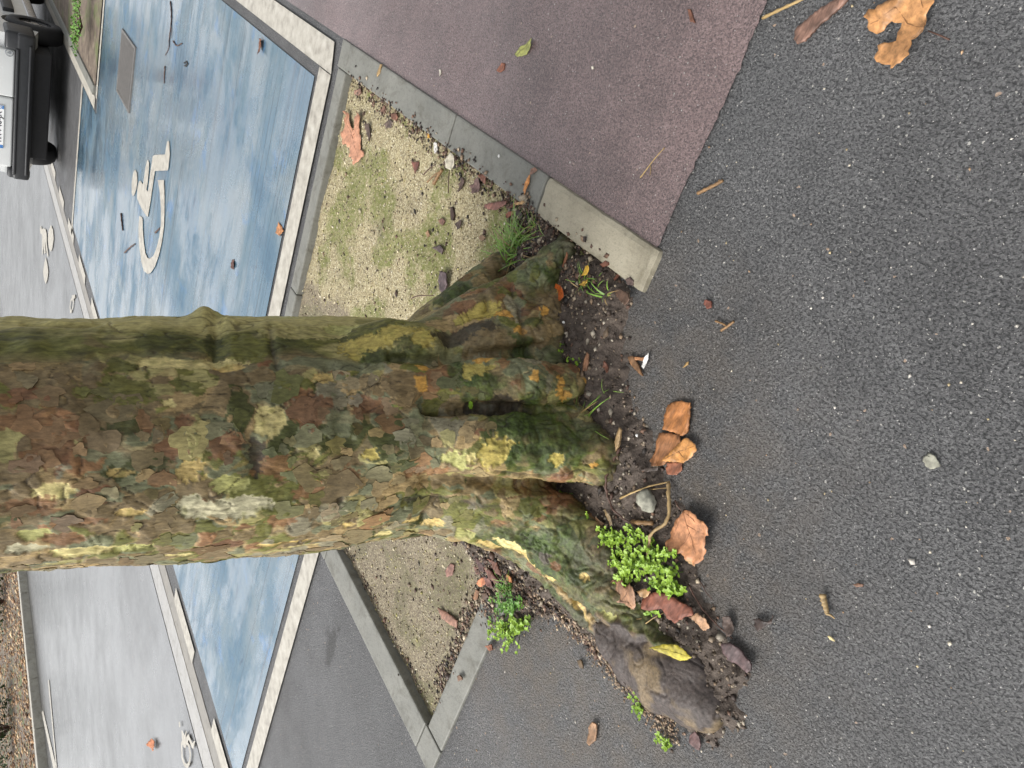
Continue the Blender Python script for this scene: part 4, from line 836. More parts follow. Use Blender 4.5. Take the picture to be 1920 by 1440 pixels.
def twig(name, label, pts, r0, r1, mat='twig', lift=0.0, cat='twig', branches=(), nodes=True, group=None):
    S = spline([(x, y, 0) for x, y in pts], 5); c = S[0][:2]; zc = ground_z(*c); n = len(S); rad = np.linspace(r0, r1, n)
    if nodes: rad = rad * (1 + .22 * (np.sin(np.arange(n) * 2.1) > .8)) * (1 + .06 * np.sin(np.arange(n) * 3.7))
    Z = np.array([max(ground_z(q[0], q[1]), 0 if lift else -.05) for q in S]); Z = np.maximum(Z, np.convolve(np.pad(Z, 2, 'edge'), np.ones(5) / 5, 'valid'))
    Pt = [(q[0] - c[0], q[1] - c[1], z - zc + rad[i] * .95 + lift * math.sin(math.pi * i / (n - 1))) for i, (q, z) in enumerate(zip(S, Z))]
    mb = MB(); mb.tube(Pt, rad, 8); o = mb.obj(name, MAT[mat], None, True, (c[0], c[1], zc)); tag(o, label, cat, group)
    for L, ra in branches:
        S2 = spline([(x, y, 0) for x, y in L], 4); b = MB(); b.tube([(q[0] - c[0], q[1] - c[1], ground_z(q[0], q[1]) - zc + r0) for q in S2], np.linspace(ra, ra * .5, len(S2)), 7); b.obj('side_shoot', MAT[mat], o, True)
    return o
LF, BKp = 'fallen_leaf', 'bark_piece'
# plane leaves
piece(LF, 'curled orange plane leaf with torn lobes near the top right corner', 'leaf', [(0.8818, -0.1489), (0.8611, -0.1684), (0.8429, -0.1836), (0.8423, -0.2032), (0.8072, -0.2176), (0.7809, -0.1989), (0.7743, -0.1915), (0.7748, -0.1732), (0.7672, -0.1539), (0.7771, -0.1345), (0.7659, -0.1141), (0.77, -0.0988), (0.7784, -0.0899), (0.8016, -0.0907), (0.8311, -0.0952), (0.8324, -0.1139), (0.8068, -0.1276), (0.8111, -0.1532), (0.8327, -0.1535), (0.8356, -0.1369), (0.8475, -0.1308), (0.8617, -0.1311)], hexc(186, 136, 88), .0006, .004, .030, 'leaf_dry', .3,
      [[(0.7672, -0.1539), (0.8009, -0.1546), (0.8327, -0.1725)], [(0.7672, -0.1539), (0.7888, -0.1815), (0.8091, -0.2054)], [(0.7672, -0.1539), (0.7804, -0.1305), (0.7771, -0.1021)], [(0.8327, -0.1725), (0.8507, -0.1522), (0.8646, -0.1407)]], [(0.7672, -0.1539), (0.7462, -0.1522), (0.7259, -0.1497)])
piece(LF, 'orange plane leaf with dark midrib on the asphalt right of the green weeds', 'leaf', [(0.7233, 0.8829), (0.73, 0.8531), (0.7337, 0.8282), (0.7282, 0.7991), (0.7111, 0.7827), (0.6952, 0.7776), (0.6878, 0.7831), (0.6668, 0.7748), (0.6546, 0.7793), (0.6476, 0.7932), (0.6556, 0.8039), (0.6434, 0.8201), (0.6372, 0.8385), (0.6363, 0.8516), (0.6416, 0.8672), (0.6593, 0.8698), (0.6843, 0.8738), (0.7112, 0.8953)], hexc(192, 136, 98), .0006, .004, .022, 'leaf_dry', .25,
      [[(0.7284, 0.8), (0.7049, 0.8169), (0.6794, 0.8323), (0.6542, 0.8475)], [(0.7284, 0.8), (0.7225, 0.8394), (0.7184, 0.8712)], [(0.7284, 0.8), (0.697, 0.7927), (0.6722, 0.8016)], [(0.7049, 0.8169), (0.6819, 0.8103), (0.6608, 0.8017)], [(0.6914, 0.8257), (0.689, 0.848), (0.6929, 0.8729)]], [(0.7284, 0.8), (0.7417, 0.7968), (0.7554, 0.791)])
piece(LF, 'brown plane leaf lying against the root below the green weeds', 'leaf', [(0.7913, 1.0776), (0.7894, 1.0617), (0.786, 1.0484), (0.7681, 1.025), (0.7482, 1.0346), (0.7419, 1.009), (0.7221, 1.0086), (0.7042, 1.0331), (0.6978, 1.05), (0.7116, 1.0564), (0.7397, 1.0696), (0.7597, 1.0821), (0.776, 1.0865)], hexc(158, 120, 92), .0006, .018, .016, 'leaf_dry', .3, [[(0.7418, 1.0698), (0.7592, 1.0535), (0.7701, 1.0328)], [(0.7418, 1.0698), (0.772, 1.0704), (0.7868, 1.0732)], [(0.7418, 1.0698), (0.735, 1.041), (0.7361, 1.011)], [(0.7418, 1.0698), (0.7231, 1.0525), (0.7022, 1.0467)]])
piece(LF, 'small tan leaf fragment between the brown plane leaf and the weeds', 'leaf', [(0.7197, 1.0158), (0.7093, 0.9977), (0.6898, 0.9877), (0.6932, 1.0026), (0.6955, 1.0126), (0.7075, 1.021)], hexc(190, 150, 105), .0006, .016, .012, 'leaf_dry')
piece(LF, 'small orange leaf lying on the large orange bark pieces', 'leaf', [(0.8343, 0.7496), (0.8221, 0.7097), (0.8147, 0.6796), (0.8065, 0.6668), (0.7848, 0.6656), (0.773, 0.6715), (0.775, 0.6958), (0.7866, 0.7184), (0.8079, 0.732)], hexc(188, 134, 78), .0006, .010, .012, 'leaf_dry', .2, [[(0.8326, 0.7469), (0.8085, 0.7049), (0.7813, 0.671)], [(0.8085, 0.7049), (0.7903, 0.7075)]])
piece(LF, 'orange folded plane leaf in the right corner of the pit', 'leaf', [(2.8727, 0.7097), (2.8604, 0.6563), (2.8633, 0.6247), (2.886, 0.6155), (2.8463, 0.6074), (2.818, 0.6348), (2.7763, 0.6577), (2.7857, 0.6167), (2.7709, 0.5805), (2.7411, 0.6027), (2.7231, 0.6483), (2.6976, 0.6637), (2.6813, 0.698), (2.6368, 0.7024), (2.6648, 0.7243), (2.6805, 0.7502), (2.6939, 0.7632), (2.7132, 0.7497), (2.7597, 0.7456), (2.7696, 0.7122), (2.7836, 0.7252), (2.8503, 0.7272)], hexc(196, 142, 112), .0006, .006, .026, 'leaf_dry', .3, [[(2.7683, 0.6792), (2.826, 0.6575), (2.8659, 0.6296)], [(2.7683, 0.6792), (2.7663, 0.6304), (2.7626, 0.5937)], [(2.7683, 0.6792), (2.7164, 0.7101), (2.6868, 0.7402)]])
piece(LF, 'yellow mottled oval leaf lying on the burl', 'leaf', [(0.6159, 1.0702), (0.5974, 1.0411), (0.5761, 1.0181), (0.5559, 1.007), (0.5414, 1.0057), (0.5296, 1.0017), (0.5366, 1.0192), (0.5482, 1.0371), (0.5627, 1.0452), (0.5809, 1.0543), (0.6002, 1.0624)], hexc(186, 172, 62), .0006, .012, .010, 'leaf_dry', .12, [[(0.6144, 1.0693), (0.5836, 1.0438), (0.5511, 1.0205), (0.5313, 1.0037)]], z=.045)
piece(LF, 'yellow green leaf on the red path', 'leaf', [(1.8477, 0.148), (1.8393, 0.1274), (1.8112, 0.107), (1.7928, 0.0937), (1.7854, 0.1122), (1.8014, 0.1366), (1.8333, 0.1515)], hexc(170, 172, 100), .0006, .003, .012, 'leaf_dry', .15, [[(1.8432, 0.1507), (1.8193, 0.1226), (1.7931, 0.096)]])
piece(LF, 'dark wet leaf on the asphalt beyond the burl', 'leaf', [(0.4919, 0.8683), (0.4842, 0.8567), (0.4648, 0.8462), (0.4642, 0.827), (0.4578, 0.8421), (0.466, 0.8646), (0.4718, 0.8813), (0.483, 0.8795)], hexc(62, 48, 42), .0006, .003, .016, 'leaf_dry')
piece(LF, 'orange red oval leaf beside the small grass tuft by the kerb', 'leaf', [(1.3169, 0.5953), (1.3194, 0.5825), (1.3173, 0.5726), (1.303, 0.5688), (1.2942, 0.5696), (1.2785, 0.5857), (1.2809, 0.5992), (1.2887, 0.6086), (1.3084, 0.6085)], hexc(190, 96, 40), .0006, .006, .008, 'leaf_dry', .1, [[(1.3143, 0.5729), (1.2984, 0.5891), (1.2896, 0.6073)]])
piece(LF, 'narrow yellow leaf standing in the small tuft by the kerb', 'leaf', [(1.2663, 0.5246), (1.2689, 0.5124), (1.2694, 0.4993), (1.2543, 0.4903), (1.251, 0.5036), (1.254, 0.5151)], hexc(200, 160, 60), .0006, .016, .010, 'leaf_dry', .1)
piece(LF, 'curled yellow leaf tip below the small tuft by the kerb', 'leaf', [(1.2609, 0.5456), (1.2578, 0.5339), (1.2444, 0.5221), (1.2424, 0.5294), (1.2473, 0.542)], hexc(196, 156, 66), .0006, .014, .008, 'leaf_dry', .1)
piece(LF, 'narrow orange leaf lying on the grey edging', 'leaf', [(1.6038, 0.4434), (1.6121, 0.4228), (1.6074, 0.4001), (1.6011, 0.3951), (1.5955, 0.4113), (1.5936, 0.4367), (1.5946, 0.4503)], hexc(205, 138, 76), .0006, .003, .010, 'leaf_dry', .1)
piece(LF, 'brown leaf scrap above the narrow orange leaf on the edging', 'leaf', [(1.609, 0.3826), (1.5965, 0.3728), (1.5831, 0.3756), (1.5935, 0.3923), (1.6062, 0.3945)], hexc(140, 105, 88), .0006, .003, .008, 'leaf_dry')
piece(LF, 'buff leaf sliver on the inner edge of the grey edging', 'leaf', [(1.6134, 0.482), (1.5789, 0.4599), (1.5687, 0.461), (1.5881, 0.4756), (1.6036, 0.482)], hexc(214, 170, 112), .0006, .014, .006, 'leaf_dry')
piece(LF, 'pale grey dry leaf against the edging in the pit', 'leaf', [(2.018, 0.5078), (2.0134, 0.493), (2.0032, 0.4764), (1.9758, 0.4765), (1.9631, 0.4912), (1.9802, 0.5235), (2.0033, 0.5255)], hexc(196, 188, 168), .0006, .008, .012, 'leaf_dry', .2, stalk=[(1.9895, 0.5253), (1.9746, 0.5544), (1.9554, 0.5868)])
piece(LF, 'small orange leaf near the cut end of the left edging', 'leaf', [(1.2277, 1.511), (1.2264, 1.4934), (1.2151, 1.4726), (1.1928, 1.4602), (1.1902, 1.4736), (1.2041, 1.4996), (1.2153, 1.5109)], hexc(205, 130, 90), .0006, .006, .008, 'leaf_dry', .15)
piece(LF, 'orange leaf on the blue bay near its white border', 'leaf', [(3.309, 1.3157), (3.2917, 1.2548), (3.2512, 1.2548), (3.207, 1.2617), (3.2465, 1.3057)], hexc(176, 120, 74), .0006, .004, .015, 'leaf_dry', .2, stalk=[(3.2509, 1.2988), (3.2046, 1.2869)])
piece(LF, 'brown rolled leaf on the streaked part of the blue bay', 'leaf', [(4.0015, 0.6203), (3.9849, 0.5981), (3.9569, 0.5949), (3.9269, 0.6193), (3.9283, 0.6654), (3.9732, 0.6513)], hexc(118, 74, 50), .0006, .004, .02, 'leaf_dry', .2)
piece(LF, 'small dark leaf on the blue bay behind the wheelchair symbol', 'leaf', [(3.8521, 1.7157), (3.8128, 1.6907), (3.7783, 1.7116), (3.7914, 1.7431), (3.8311, 1.7499)], hexc(96, 62, 52), .0006, .004, .015, 'leaf_dry')
piece(LF, 'small orange leaf on the far road', 'leaf', [(3.7757, 5.7345), (3.7393, 5.6167), (3.67, 5.5585), (3.6338, 5.5617), (3.6506, 5.6481), (3.7109, 5.6994)], hexc(196, 120, 74), .0006, .006, .03, 'leaf_dry')
piece(LF, 'tan leaf scrap on the soil beside the cigarette filter', 'leaf', [(1.0122, 1.0321), (0.9993, 1.0091), (0.9723, 0.9882), (0.9734, 0.9991), (0.9905, 1.0229)], hexc(160, 138, 92), .0006, .008, .01, 'leaf_dry', .15)
piece(LF, 'upright brown leaf scrap above the green weeds', 'leaf', [(0.8966, 0.9741), (0.8997, 0.9537), (0.887, 0.9581), (0.876, 0.96), (0.8799, 0.9693), (0.8894, 0.9737)], hexc(130, 100, 72), .0006, .012, .012, 'leaf_dry')
piece(LF, 'grey brown leaf strip above the green weeds', 'leaf', [(0.8934, 0.9329), (0.8879, 0.9263), (0.87, 0.9318), (0.8575, 0.9438), (0.8605, 0.9541), (0.8714, 0.9445)], hexc(136, 116, 84), .0006, .014, .012, 'leaf_dry')
piece(LF, 'pale leaf scrap under the orange midrib leaf', 'leaf', [(0.6808, 0.8794), (0.6694, 0.8723), (0.6516, 0.8697), (0.6484, 0.8808), (0.6633, 0.888), (0.6738, 0.8872)], hexc(188, 156, 116), .0006, .003, .01, 'leaf_dry')
piece(LF, 'brown leaf curled inside the green weed patch', 'leaf', [(0.8485, 1.073), (0.8409, 1.0536), (0.8365, 1.0296), (0.8257, 1.0313), (0.8285, 1.0498), (0.8399, 1.0708)], hexc(132, 104, 78), .0006, .02, .012, 'leaf_dry')
# bark
piece(BKp, 'long brown bark strip near the top edge beside the curled leaf', 'bark', [(1.01, -0.0996), (1.008, -0.1084), (0.9941, -0.1261), (0.9796, -0.1435), (0.9524, -0.164), (0.9328, -0.1781), (0.932, -0.1662), (0.9456, -0.1443), (0.9682, -0.1126), (0.9769, -0.0895), (0.9902, -0.0807), (1.0032, -0.0871)], hexc(128, 98, 84), .004, .003, .008, 'debris', .15)
piece(BKp, 'large orange bark piece, upper of the pair at the soil edge', 'bark', [(0.8948, 0.6443), (0.8828, 0.6282), (0.8661, 0.6148), (0.8411, 0.6026), (0.8294, 0.6234), (0.82, 0.6432), (0.8173, 0.6653), (0.8279, 0.6798), (0.8493, 0.6831), (0.8706, 0.6929), (0.8875, 0.6692)], hexc(168, 112, 66), .003, .005, .014, 'debris', .2)
piece(BKp, 'large orange bark piece, lower of the pair at the soil edge', 'bark', [(0.8789, 0.7073), (0.8551, 0.6901), (0.8296, 0.677), (0.8158, 0.6831), (0.8174, 0.7172), (0.8295, 0.7572), (0.8543, 0.7793), (0.864, 0.7725), (0.8666, 0.7488), (0.8703, 0.7346)], hexc(158, 108, 70), .003, .004, .012, 'debris', .2)
piece(BKp, 'reddish bark scrap under the small orange leaf', 'bark', [(0.8279, 0.7489), (0.7966, 0.7234), (0.7872, 0.7382), (0.7946, 0.758), (0.814, 0.7706), (0.8223, 0.763)], hexc(140, 88, 64), .002, .003, .008)
piece(BKp, 'red brown bark slab at the lower end of the green weeds', 'bark', [(0.7012, 1.0378), (0.7045, 1.0257), (0.6947, 1.0003), (0.6795, 0.9774), (0.6575, 0.9664), (0.6377, 0.9593), (0.6183, 0.9523), (0.6022, 0.9467), (0.5887, 0.9528), (0.6026, 0.9767), (0.6111, 1.0008), (0.6314, 1.0072), (0.6539, 1.0043), (0.6754, 1.0305), (0.6933, 1.0433)], hexc(136, 84, 66), .003, .014, .014, 'debris', .15)
piece(BKp, 'pale shredded bark strip beside the red twig', 'bark', [(0.5979, 0.9717), (0.5883, 0.9505), (0.5691, 0.9448), (0.5481, 0.9514), (0.5574, 0.9689), (0.5793, 0.9704)], hexc(186, 146, 112), .002, .010, .008, 'debris', .35)
piece(BKp, 'purple brown bark slab on the asphalt beside the burl', 'bark', [(0.5146, 0.9607), (0.5014, 0.9423), (0.4804, 0.9367), (0.4625, 0.9378), (0.4488, 0.9328), (0.4389, 0.9535), (0.4453, 0.9647), (0.467, 0.9684), (0.4886, 0.9788), (0.5043, 0.9711)], hexc(90, 72, 72), .003, .004, .012, 'debris', .2)
piece(BKp, 'dark upright bark scrap above the purple slab', 'bark', [(0.5411, 0.9137), (0.5318, 0.9003), (0.5158, 0.9115), (0.5074, 0.9274), (0.5151, 0.9431), (0.5337, 0.9309)], hexc(84, 68, 60), .002, .010, .016, 'debris', .2)
piece(BKp, 'tan oblong bark piece on the asphalt left of the burl', 'bark', [(0.6783, 1.441), (0.6757, 1.4162), (0.6656, 1.4077), (0.6534, 1.4268), (0.6456, 1.4472), (0.6516, 1.4746), (0.6622, 1.4771), (0.6715, 1.4558)], hexc(148, 114, 84), .003, .003, .008, 'debris', .12)
piece(BKp, 'small purple bark piece at the tip of the burl', 'bark', [(0.4699, 1.1901), (0.4657, 1.1721), (0.452, 1.1662), (0.4411, 1.1802), (0.4372, 1.1954), (0.4507, 1.2016), (0.4638, 1.2028)], hexc(104, 80, 78), .003, .006, .008, 'debris', .15)
piece(BKp, 'dark bark bit on the asphalt left of the root neck', 'bark', [(0.7936, 1.3363), (0.7866, 1.3259), (0.7713, 1.3286), (0.7687, 1.3369), (0.7773, 1.3447)], hexc(110, 92, 70), .003, .003, .006)
piece(BKp, 'pinkish oval bark flake in the right corner of the pit', 'bark', [(2.8461, 0.5202), (2.8049, 0.5009), (2.7878, 0.5115), (2.8074, 0.5307), (2.8424, 0.5349)], hexc(140, 108, 92), .002, .004, .006)
piece(BKp, 'long dark bark sliver beside the folded orange leaf', 'bark', [(2.6937, 0.6034), (2.6659, 0.5907), (2.6331, 0.6188), (2.6211, 0.6459), (2.6418, 0.6372), (2.6709, 0.6234)], hexc(88, 72, 64), .003, .004, .006)
piece(BKp, 'brown wedge of bark in the upper pit', 'bark', [(2.603, 0.5257), (2.5866, 0.4985), (2.5708, 0.5085), (2.578, 0.5274)], hexc(118, 86, 72), .002, .004, .006)
piece(BKp, 'rounded red brown bark bit in the upper pit', 'bark', [(2.499, 0.505), (2.4622, 0.492), (2.4445, 0.4991), (2.4564, 0.5154), (2.4856, 0.5191)], hexc(112, 76, 60), .003, .005, .006)
piece(BKp, 'dark grey bark lump in the upper pit', 'bark', [(2.5337, 0.5526), (2.5046, 0.525), (2.4761, 0.527), (2.4816, 0.5471), (2.5181, 0.5625)], hexc(92, 78, 70), .004, .005, .008)
piece(BKp, 'red brown triangular bark chip on the sand', 'bark', [(2.2781, 0.5996), (2.2353, 0.5824), (2.2295, 0.5981), (2.2367, 0.6257), (2.2594, 0.6161)], hexc(122, 78, 66), .002, .004, .006)
piece(BKp, 'dark curled bark strip below the pale dry leaf', 'bark', [(1.9601, 0.5554), (1.9442, 0.5264), (1.9311, 0.5312), (1.9313, 0.5575), (1.9411, 0.5745)], hexc(90, 70, 62), .002, .008, .012)
piece(BKp, 'broken grey and red bark leaf heap piece at the edging', 'bark', [(1.8894, 0.5355), (1.876, 0.5099), (1.8616, 0.4958), (1.8405, 0.5108), (1.838, 0.533), (1.8584, 0.5469)], hexc(124, 98, 92), .002, .008, .014, 'debris', .35)
piece(BKp, 'curved reddish bark flake at the edging', 'bark', [(1.8645, 0.4911), (1.841, 0.4738), (1.8223, 0.481), (1.8175, 0.502), (1.8342, 0.5026), (1.8493, 0.4969)], hexc(150, 104, 88), .002, .012, .014, 'debris', .25)
piece(BKp, 'long pink brown bark strip on the sand before the grass', 'bark', [(1.7923, 0.5552), (1.7757, 0.5412), (1.734, 0.5201), (1.6952, 0.5016), (1.6916, 0.5112), (1.7298, 0.5438), (1.7656, 0.5572), (1.7864, 0.5601)], hexc(142, 98, 86), .003, .005, .008, 'debris', .12)
piece(BKp, 'red bark sliver just above the grass tuft', 'bark', [(1.6762, 0.5356), (1.6639, 0.522), (1.6449, 0.5114), (1.6475, 0.5235), (1.6623, 0.5409)], hexc(158, 96, 74), .002, .008, .008)
piece(BKp, 'brown bark flake leaning on the edging above the grass', 'bark', [(1.6614, 0.5016), (1.6521, 0.4841), (1.6387, 0.4814), (1.6438, 0.4972), (1.6599, 0.512)], hexc(136, 92, 76), .002, .010, .010)
piece(BKp, 'dark bark lump beside the grass tuft', 'bark', [(1.6435, 0.5135), (1.6263, 0.5009), (1.6037, 0.5051), (1.6061, 0.517), (1.6246, 0.5194)], hexc(70, 58, 52), .005, .006, .008)
piece(BKp, 'brown bark square in the middle of the sand', 'bark', [(2.0296, 0.7003), (2.0112, 0.6861), (1.9904, 0.6868), (1.9958, 0.7051), (2.0177, 0.7081)], hexc(120, 88, 74), .002, .004, .004)
piece(BKp, 'tan bark chip on the sand near the trunk', 'bark', [(2.0819, 0.7689), (2.067, 0.7524), (2.0505, 0.7617), (2.0596, 0.7757)], hexc(158, 124, 92), .002, .004, .004)
piece(BKp, 'round brown bark chip on the sand left of the grass', 'bark', [(1.7733, 0.6443), (1.7581, 0.6316), (1.7382, 0.6316), (1.7479, 0.6478), (1.7666, 0.6503)], hexc(140, 112, 86), .002, .004, .004)
piece(BKp, 'dark grey bark slab on the sand close to the root', 'bark', [(2.003, 0.7865), (1.9703, 0.7616), (1.9429, 0.762), (1.9386, 0.7795), (1.9575, 0.7818)], hexc(90, 76, 74), .004, .006, .010)
piece(BKp, 'dark bark strip standing on the sand', 'bark', [(1.9121, 0.6657), (1.8999, 0.645), (1.891, 0.6443), (1.8812, 0.6647), (1.8945, 0.6736)], hexc(86, 70, 64), .003, .008, .006)
piece(BKp, 'black brown bark pod on the sand', 'bark', [(1.9658, 0.6574), (1.9757, 0.6366), (1.967, 0.6299), (1.9427, 0.6477), (1.9385, 0.6646), (1.9529, 0.6676)], hexc(66, 48, 40), .006, .006, .004)
piece(BKp, 'large dark slab of bark on the sand beside the right root', 'bark', [(1.9008, 0.8551), (1.9027, 0.8219), (1.8664, 0.8101), (1.8519, 0.8428), (1.8497, 0.8759), (1.8762, 0.8739)], hexc(92, 78, 80), .004, .006, .010)
piece(BKp, 'pink brown bark strip lying in the left half of the pit', 'bark', [(1.3516, 1.7405), (1.3129, 1.7223), (1.25, 1.6906), (1.2408, 1.7159), (1.2743, 1.739), (1.3198, 1.7565)], hexc(146, 108, 90), .003, .006, .010, 'debris', .15)
piece(BKp, 'thin brown bark sliver near the left edging end', 'bark', [(1.2268, 1.572), (1.2281, 1.536), (1.2127, 1.5287), (1.2061, 1.5549), (1.2159, 1.5691)], hexc(150, 110, 80), .002, .005, .006)
piece(BKp, 'pinkish bark plate pressed into the left sand', 'bark', [(1.3909, 1.6213), (1.3782, 1.5747), (1.3576, 1.5634), (1.3495, 1.598), (1.372, 1.6288)], hexc(140, 104, 92), .002, .005, .004)
for i, (o_, c_, lb) in enumerate((
    ([(1.1705, 1.3758), (1.143, 1.3571), (1.0914, 1.3523), (1.1017, 1.3701), (1.1379, 1.3827)], (112, 76, 66), 'red brown bark strip wedged against the left root'),
    ([(1.2242, 1.3919), (1.1857, 1.3788), (1.1649, 1.3936), (1.1894, 1.4095)], (92, 70, 66), 'dark bark plate tucked under the left root'),
    ([(1.1581, 1.3298), (1.1261, 1.3146), (1.0838, 1.3224), (1.1098, 1.3402)], (126, 88, 74), 'brown bark strip leaning on the left root'),
    ([(1.2523, 1.4622), (1.2226, 1.4416), (1.2021, 1.4455), (1.2321, 1.4747)], (104, 74, 62), 'bark flake beside the small orange leaf'),
    ([(1.173, 1.4171), (1.1487, 1.4011), (1.1232, 1.4146), (1.1471, 1.4306)], (120, 84, 76), 'bark flake between edging end and left root'),
    ([(1.1742, 1.4896), (1.1526, 1.4677), (1.1363, 1.475), (1.1561, 1.4993)], (96, 76, 62), 'small bark flake on the cut edging end'),
    ([(1.0787, 1.3138), (1.0523, 1.3065), (1.0561, 1.3249), (1.0732, 1.3307)], (176, 120, 76), 'orange bark shred hanging at the left root'),
    ([(1.0779, 1.604), (1.0605, 1.5762), (1.0462, 1.5807), (1.0599, 1.6046)], (150, 92, 62), 'curled orange bark bit beside the left edging'),
    ([(1.1342, 1.7999), (1.1189, 1.7727), (1.1035, 1.7767), (1.1186, 1.8039)], (120, 92, 72), 'brown seed husk on the left edging'))):
    piece(BKp, lb, 'bark', o_, hexc(*c_), .003, .008 if i < 3 else .005, .010)
piece(BKp, 'orange brown chip on the red path', 'bark', [(1.9181, 0.209), (1.9042, 0.1836), (1.886, 0.1813), (1.881, 0.1969), (1.8982, 0.2087)], hexc(150, 96, 74), .002, .002, .003)
piece(BKp, 'small brown sliver at the top of the red path', 'bark', [(1.2943, -0.0807), (1.2828, -0.0809), (1.2569, -0.0612), (1.2712, -0.0602)], hexc(120, 80, 62), .003, .002, .003)
piece(BKp, 'red chip on the asphalt below the pale kerb block', 'bark', [(0.9265, 0.4066), (0.9128, 0.4031), (0.9029, 0.4112), (0.9123, 0.4212), (0.9254, 0.4159)], hexc(128, 78, 64), .003, .002, .003)
piece(BKp, 'long brown wood splinter on the asphalt near the soil', 'bark', [(1.046, 0.6161), (1.0362, 0.6074), (1.014, 0.6157), (0.9972, 0.6244), (0.985, 0.629), (1, 0.6316), (1.033, 0.6275)], hexc(140, 104, 72), .004, .003, .006, 'debris', .12)
piece(BKp, 'short tan wood splinter beside the white feather', 'bark', [(1.0363, 0.6102), (1.006, 0.5931), (1.005, 0.6006), (1.0298, 0.6145)], hexc(176, 124, 84), .003, .004, .004)
piece(BKp, 'pinkish pod shaped bark at the soil edge', 'bark', [(1.113, 0.6973), (1.1194, 0.6839), (1.123, 0.6717), (1.1247, 0.6526), (1.1161, 0.6531), (1.1084, 0.6684), (1.105, 0.6836), (1.1046, 0.6906)], hexc(160, 118, 90), .004, .006, .006, 'debris', .1)
piece(BKp, 'dark brown bark curl right of the pod shaped bark', 'bark', [(1.0799, 0.665), (1.0819, 0.6492), (1.0709, 0.6538), (1.0598, 0.6638), (1.0635, 0.6704)], hexc(104, 66, 50), .003, .004, .006)
piece(BKp, 'weathered pale wood splinter pointing at the front root', 'bark', [(0.9475, 0.8068), (0.9525, 0.7928), (0.9549, 0.7799), (0.9583, 0.7473), (0.9506, 0.7505), (0.943, 0.7682), (0.9381, 0.785), (0.939, 0.8109)], hexc(172, 144, 104), .005, .006, .006, 'debris', .1)
piece(BKp, 'black wet bark piece under the orange bark', 'bark', [(0.87, 0.8003), (0.8596, 0.7879), (0.8283, 0.7591), (0.8264, 0.7675), (0.8481, 0.789)], hexc(78, 68, 62), .003, .003, .006)
piece(BKp, 'brown bark strip on the soil beside the kerb block', 'bark', [(1.3429, 0.5368), (1.3474, 0.5166), (1.3472, 0.4994), (1.3418, 0.5036), (1.3381, 0.5224), (1.3378, 0.536)], hexc(150, 100, 72), .003, .004, .004, 'debris', .1)
piece(BKp, 'red brown chip against the pale kerb block', 'bark', [(1.2346, 0.4774), (1.2259, 0.4635), (1.2122, 0.4618), (1.2109, 0.4676), (1.2256, 0.4797)], hexc(128, 84, 66), .005, .004, .004, 'debris', .12)
piece(BKp, 'red brown splinter left of the kerb block corner', 'bark', [(1.2064, 0.498), (1.2015, 0.4825), (1.1921, 0.4779), (1.1938, 0.4868), (1.2003, 0.4998)], hexc(132, 86, 66), .003, .004, .004)
piece(BKp, 'dark heap of bark at the kerb block corner', 'bark', [(1.152, 0.5029), (1.1392, 0.4931), (1.1136, 0.4894), (1.099, 0.4977), (1.1017, 0.5152), (1.1253, 0.5149)], hexc(92, 70, 56), .003, .008, .012, 'debris', .3)
piece(BKp, 'grey stone like bark bit on the kerb block', 'bark', [(1.1427, 0.4693), (1.1327, 0.4595), (1.1194, 0.4623), (1.1175, 0.4724), (1.1305, 0.4774)], hexc(104, 86, 80), .005, .003, .004)
piece(BKp, 'black bit on the middle of the pale kerb block', 'bark', [(1.3149, 0.4543), (1.3177, 0.4441), (1.3115, 0.4413), (1.3063, 0.4537)], hexc(60, 50, 46), .004, .010, .002)
piece('feather', 'tiny white feather on the asphalt beside the splinters', 'feather', [(1.0021, 0.6138), (1.0031, 0.6035), (1.004, 0.5906), (0.9984, 0.5765), (0.9923, 0.5888), (0.9921, 0.6035), (0.9924, 0.6145)], hexc(222, 220, 216), .001, .004, .006, 'debris', .3)
piece('white_petal', 'white petal lying on the green weeds', 'petal', [(0.9294, 1.0308), (0.9252, 1.021), (0.9104, 1.0119), (0.9063, 1.0222), (0.9145, 1.0336)], hexc(222, 222, 214), .001, .030, .004, 'debris', .15)
piece('white_scrap', 'white husk lying on the sand near the edging', 'husk', [(2.1739, 0.4987), (2.1659, 0.4933), (2.152, 0.4913), (2.1378, 0.5067), (2.1429, 0.5237), (2.1614, 0.5148)], hexc(222, 218, 212), .004, .005, .004, 'debris', .1)
piece('yellow_scrap', 'yellow sliver on the sand beside the white husk', 'scrap', [(2.2316, 0.4771), (2.2255, 0.4744), (2.205, 0.4921), (2.2156, 0.4974)], hexc(214, 160, 60), .002, .006, .002, 'debris', .1)
piece('rubber_ring', 'small black rubber ring lying on the blue bay', 'ring', [(5.4251, 1.0791), (5.3515, 1.0472), (5.3017, 1.0543), (5.344, 1.0849), (5.4146, 1.0964), (5.3776, 1.0803), (5.3411, 1.0643), (5.3729, 1.0625), (5.3945, 1.078)], hexc(30, 28, 28), .006, .003, .001, 'debris', .0)
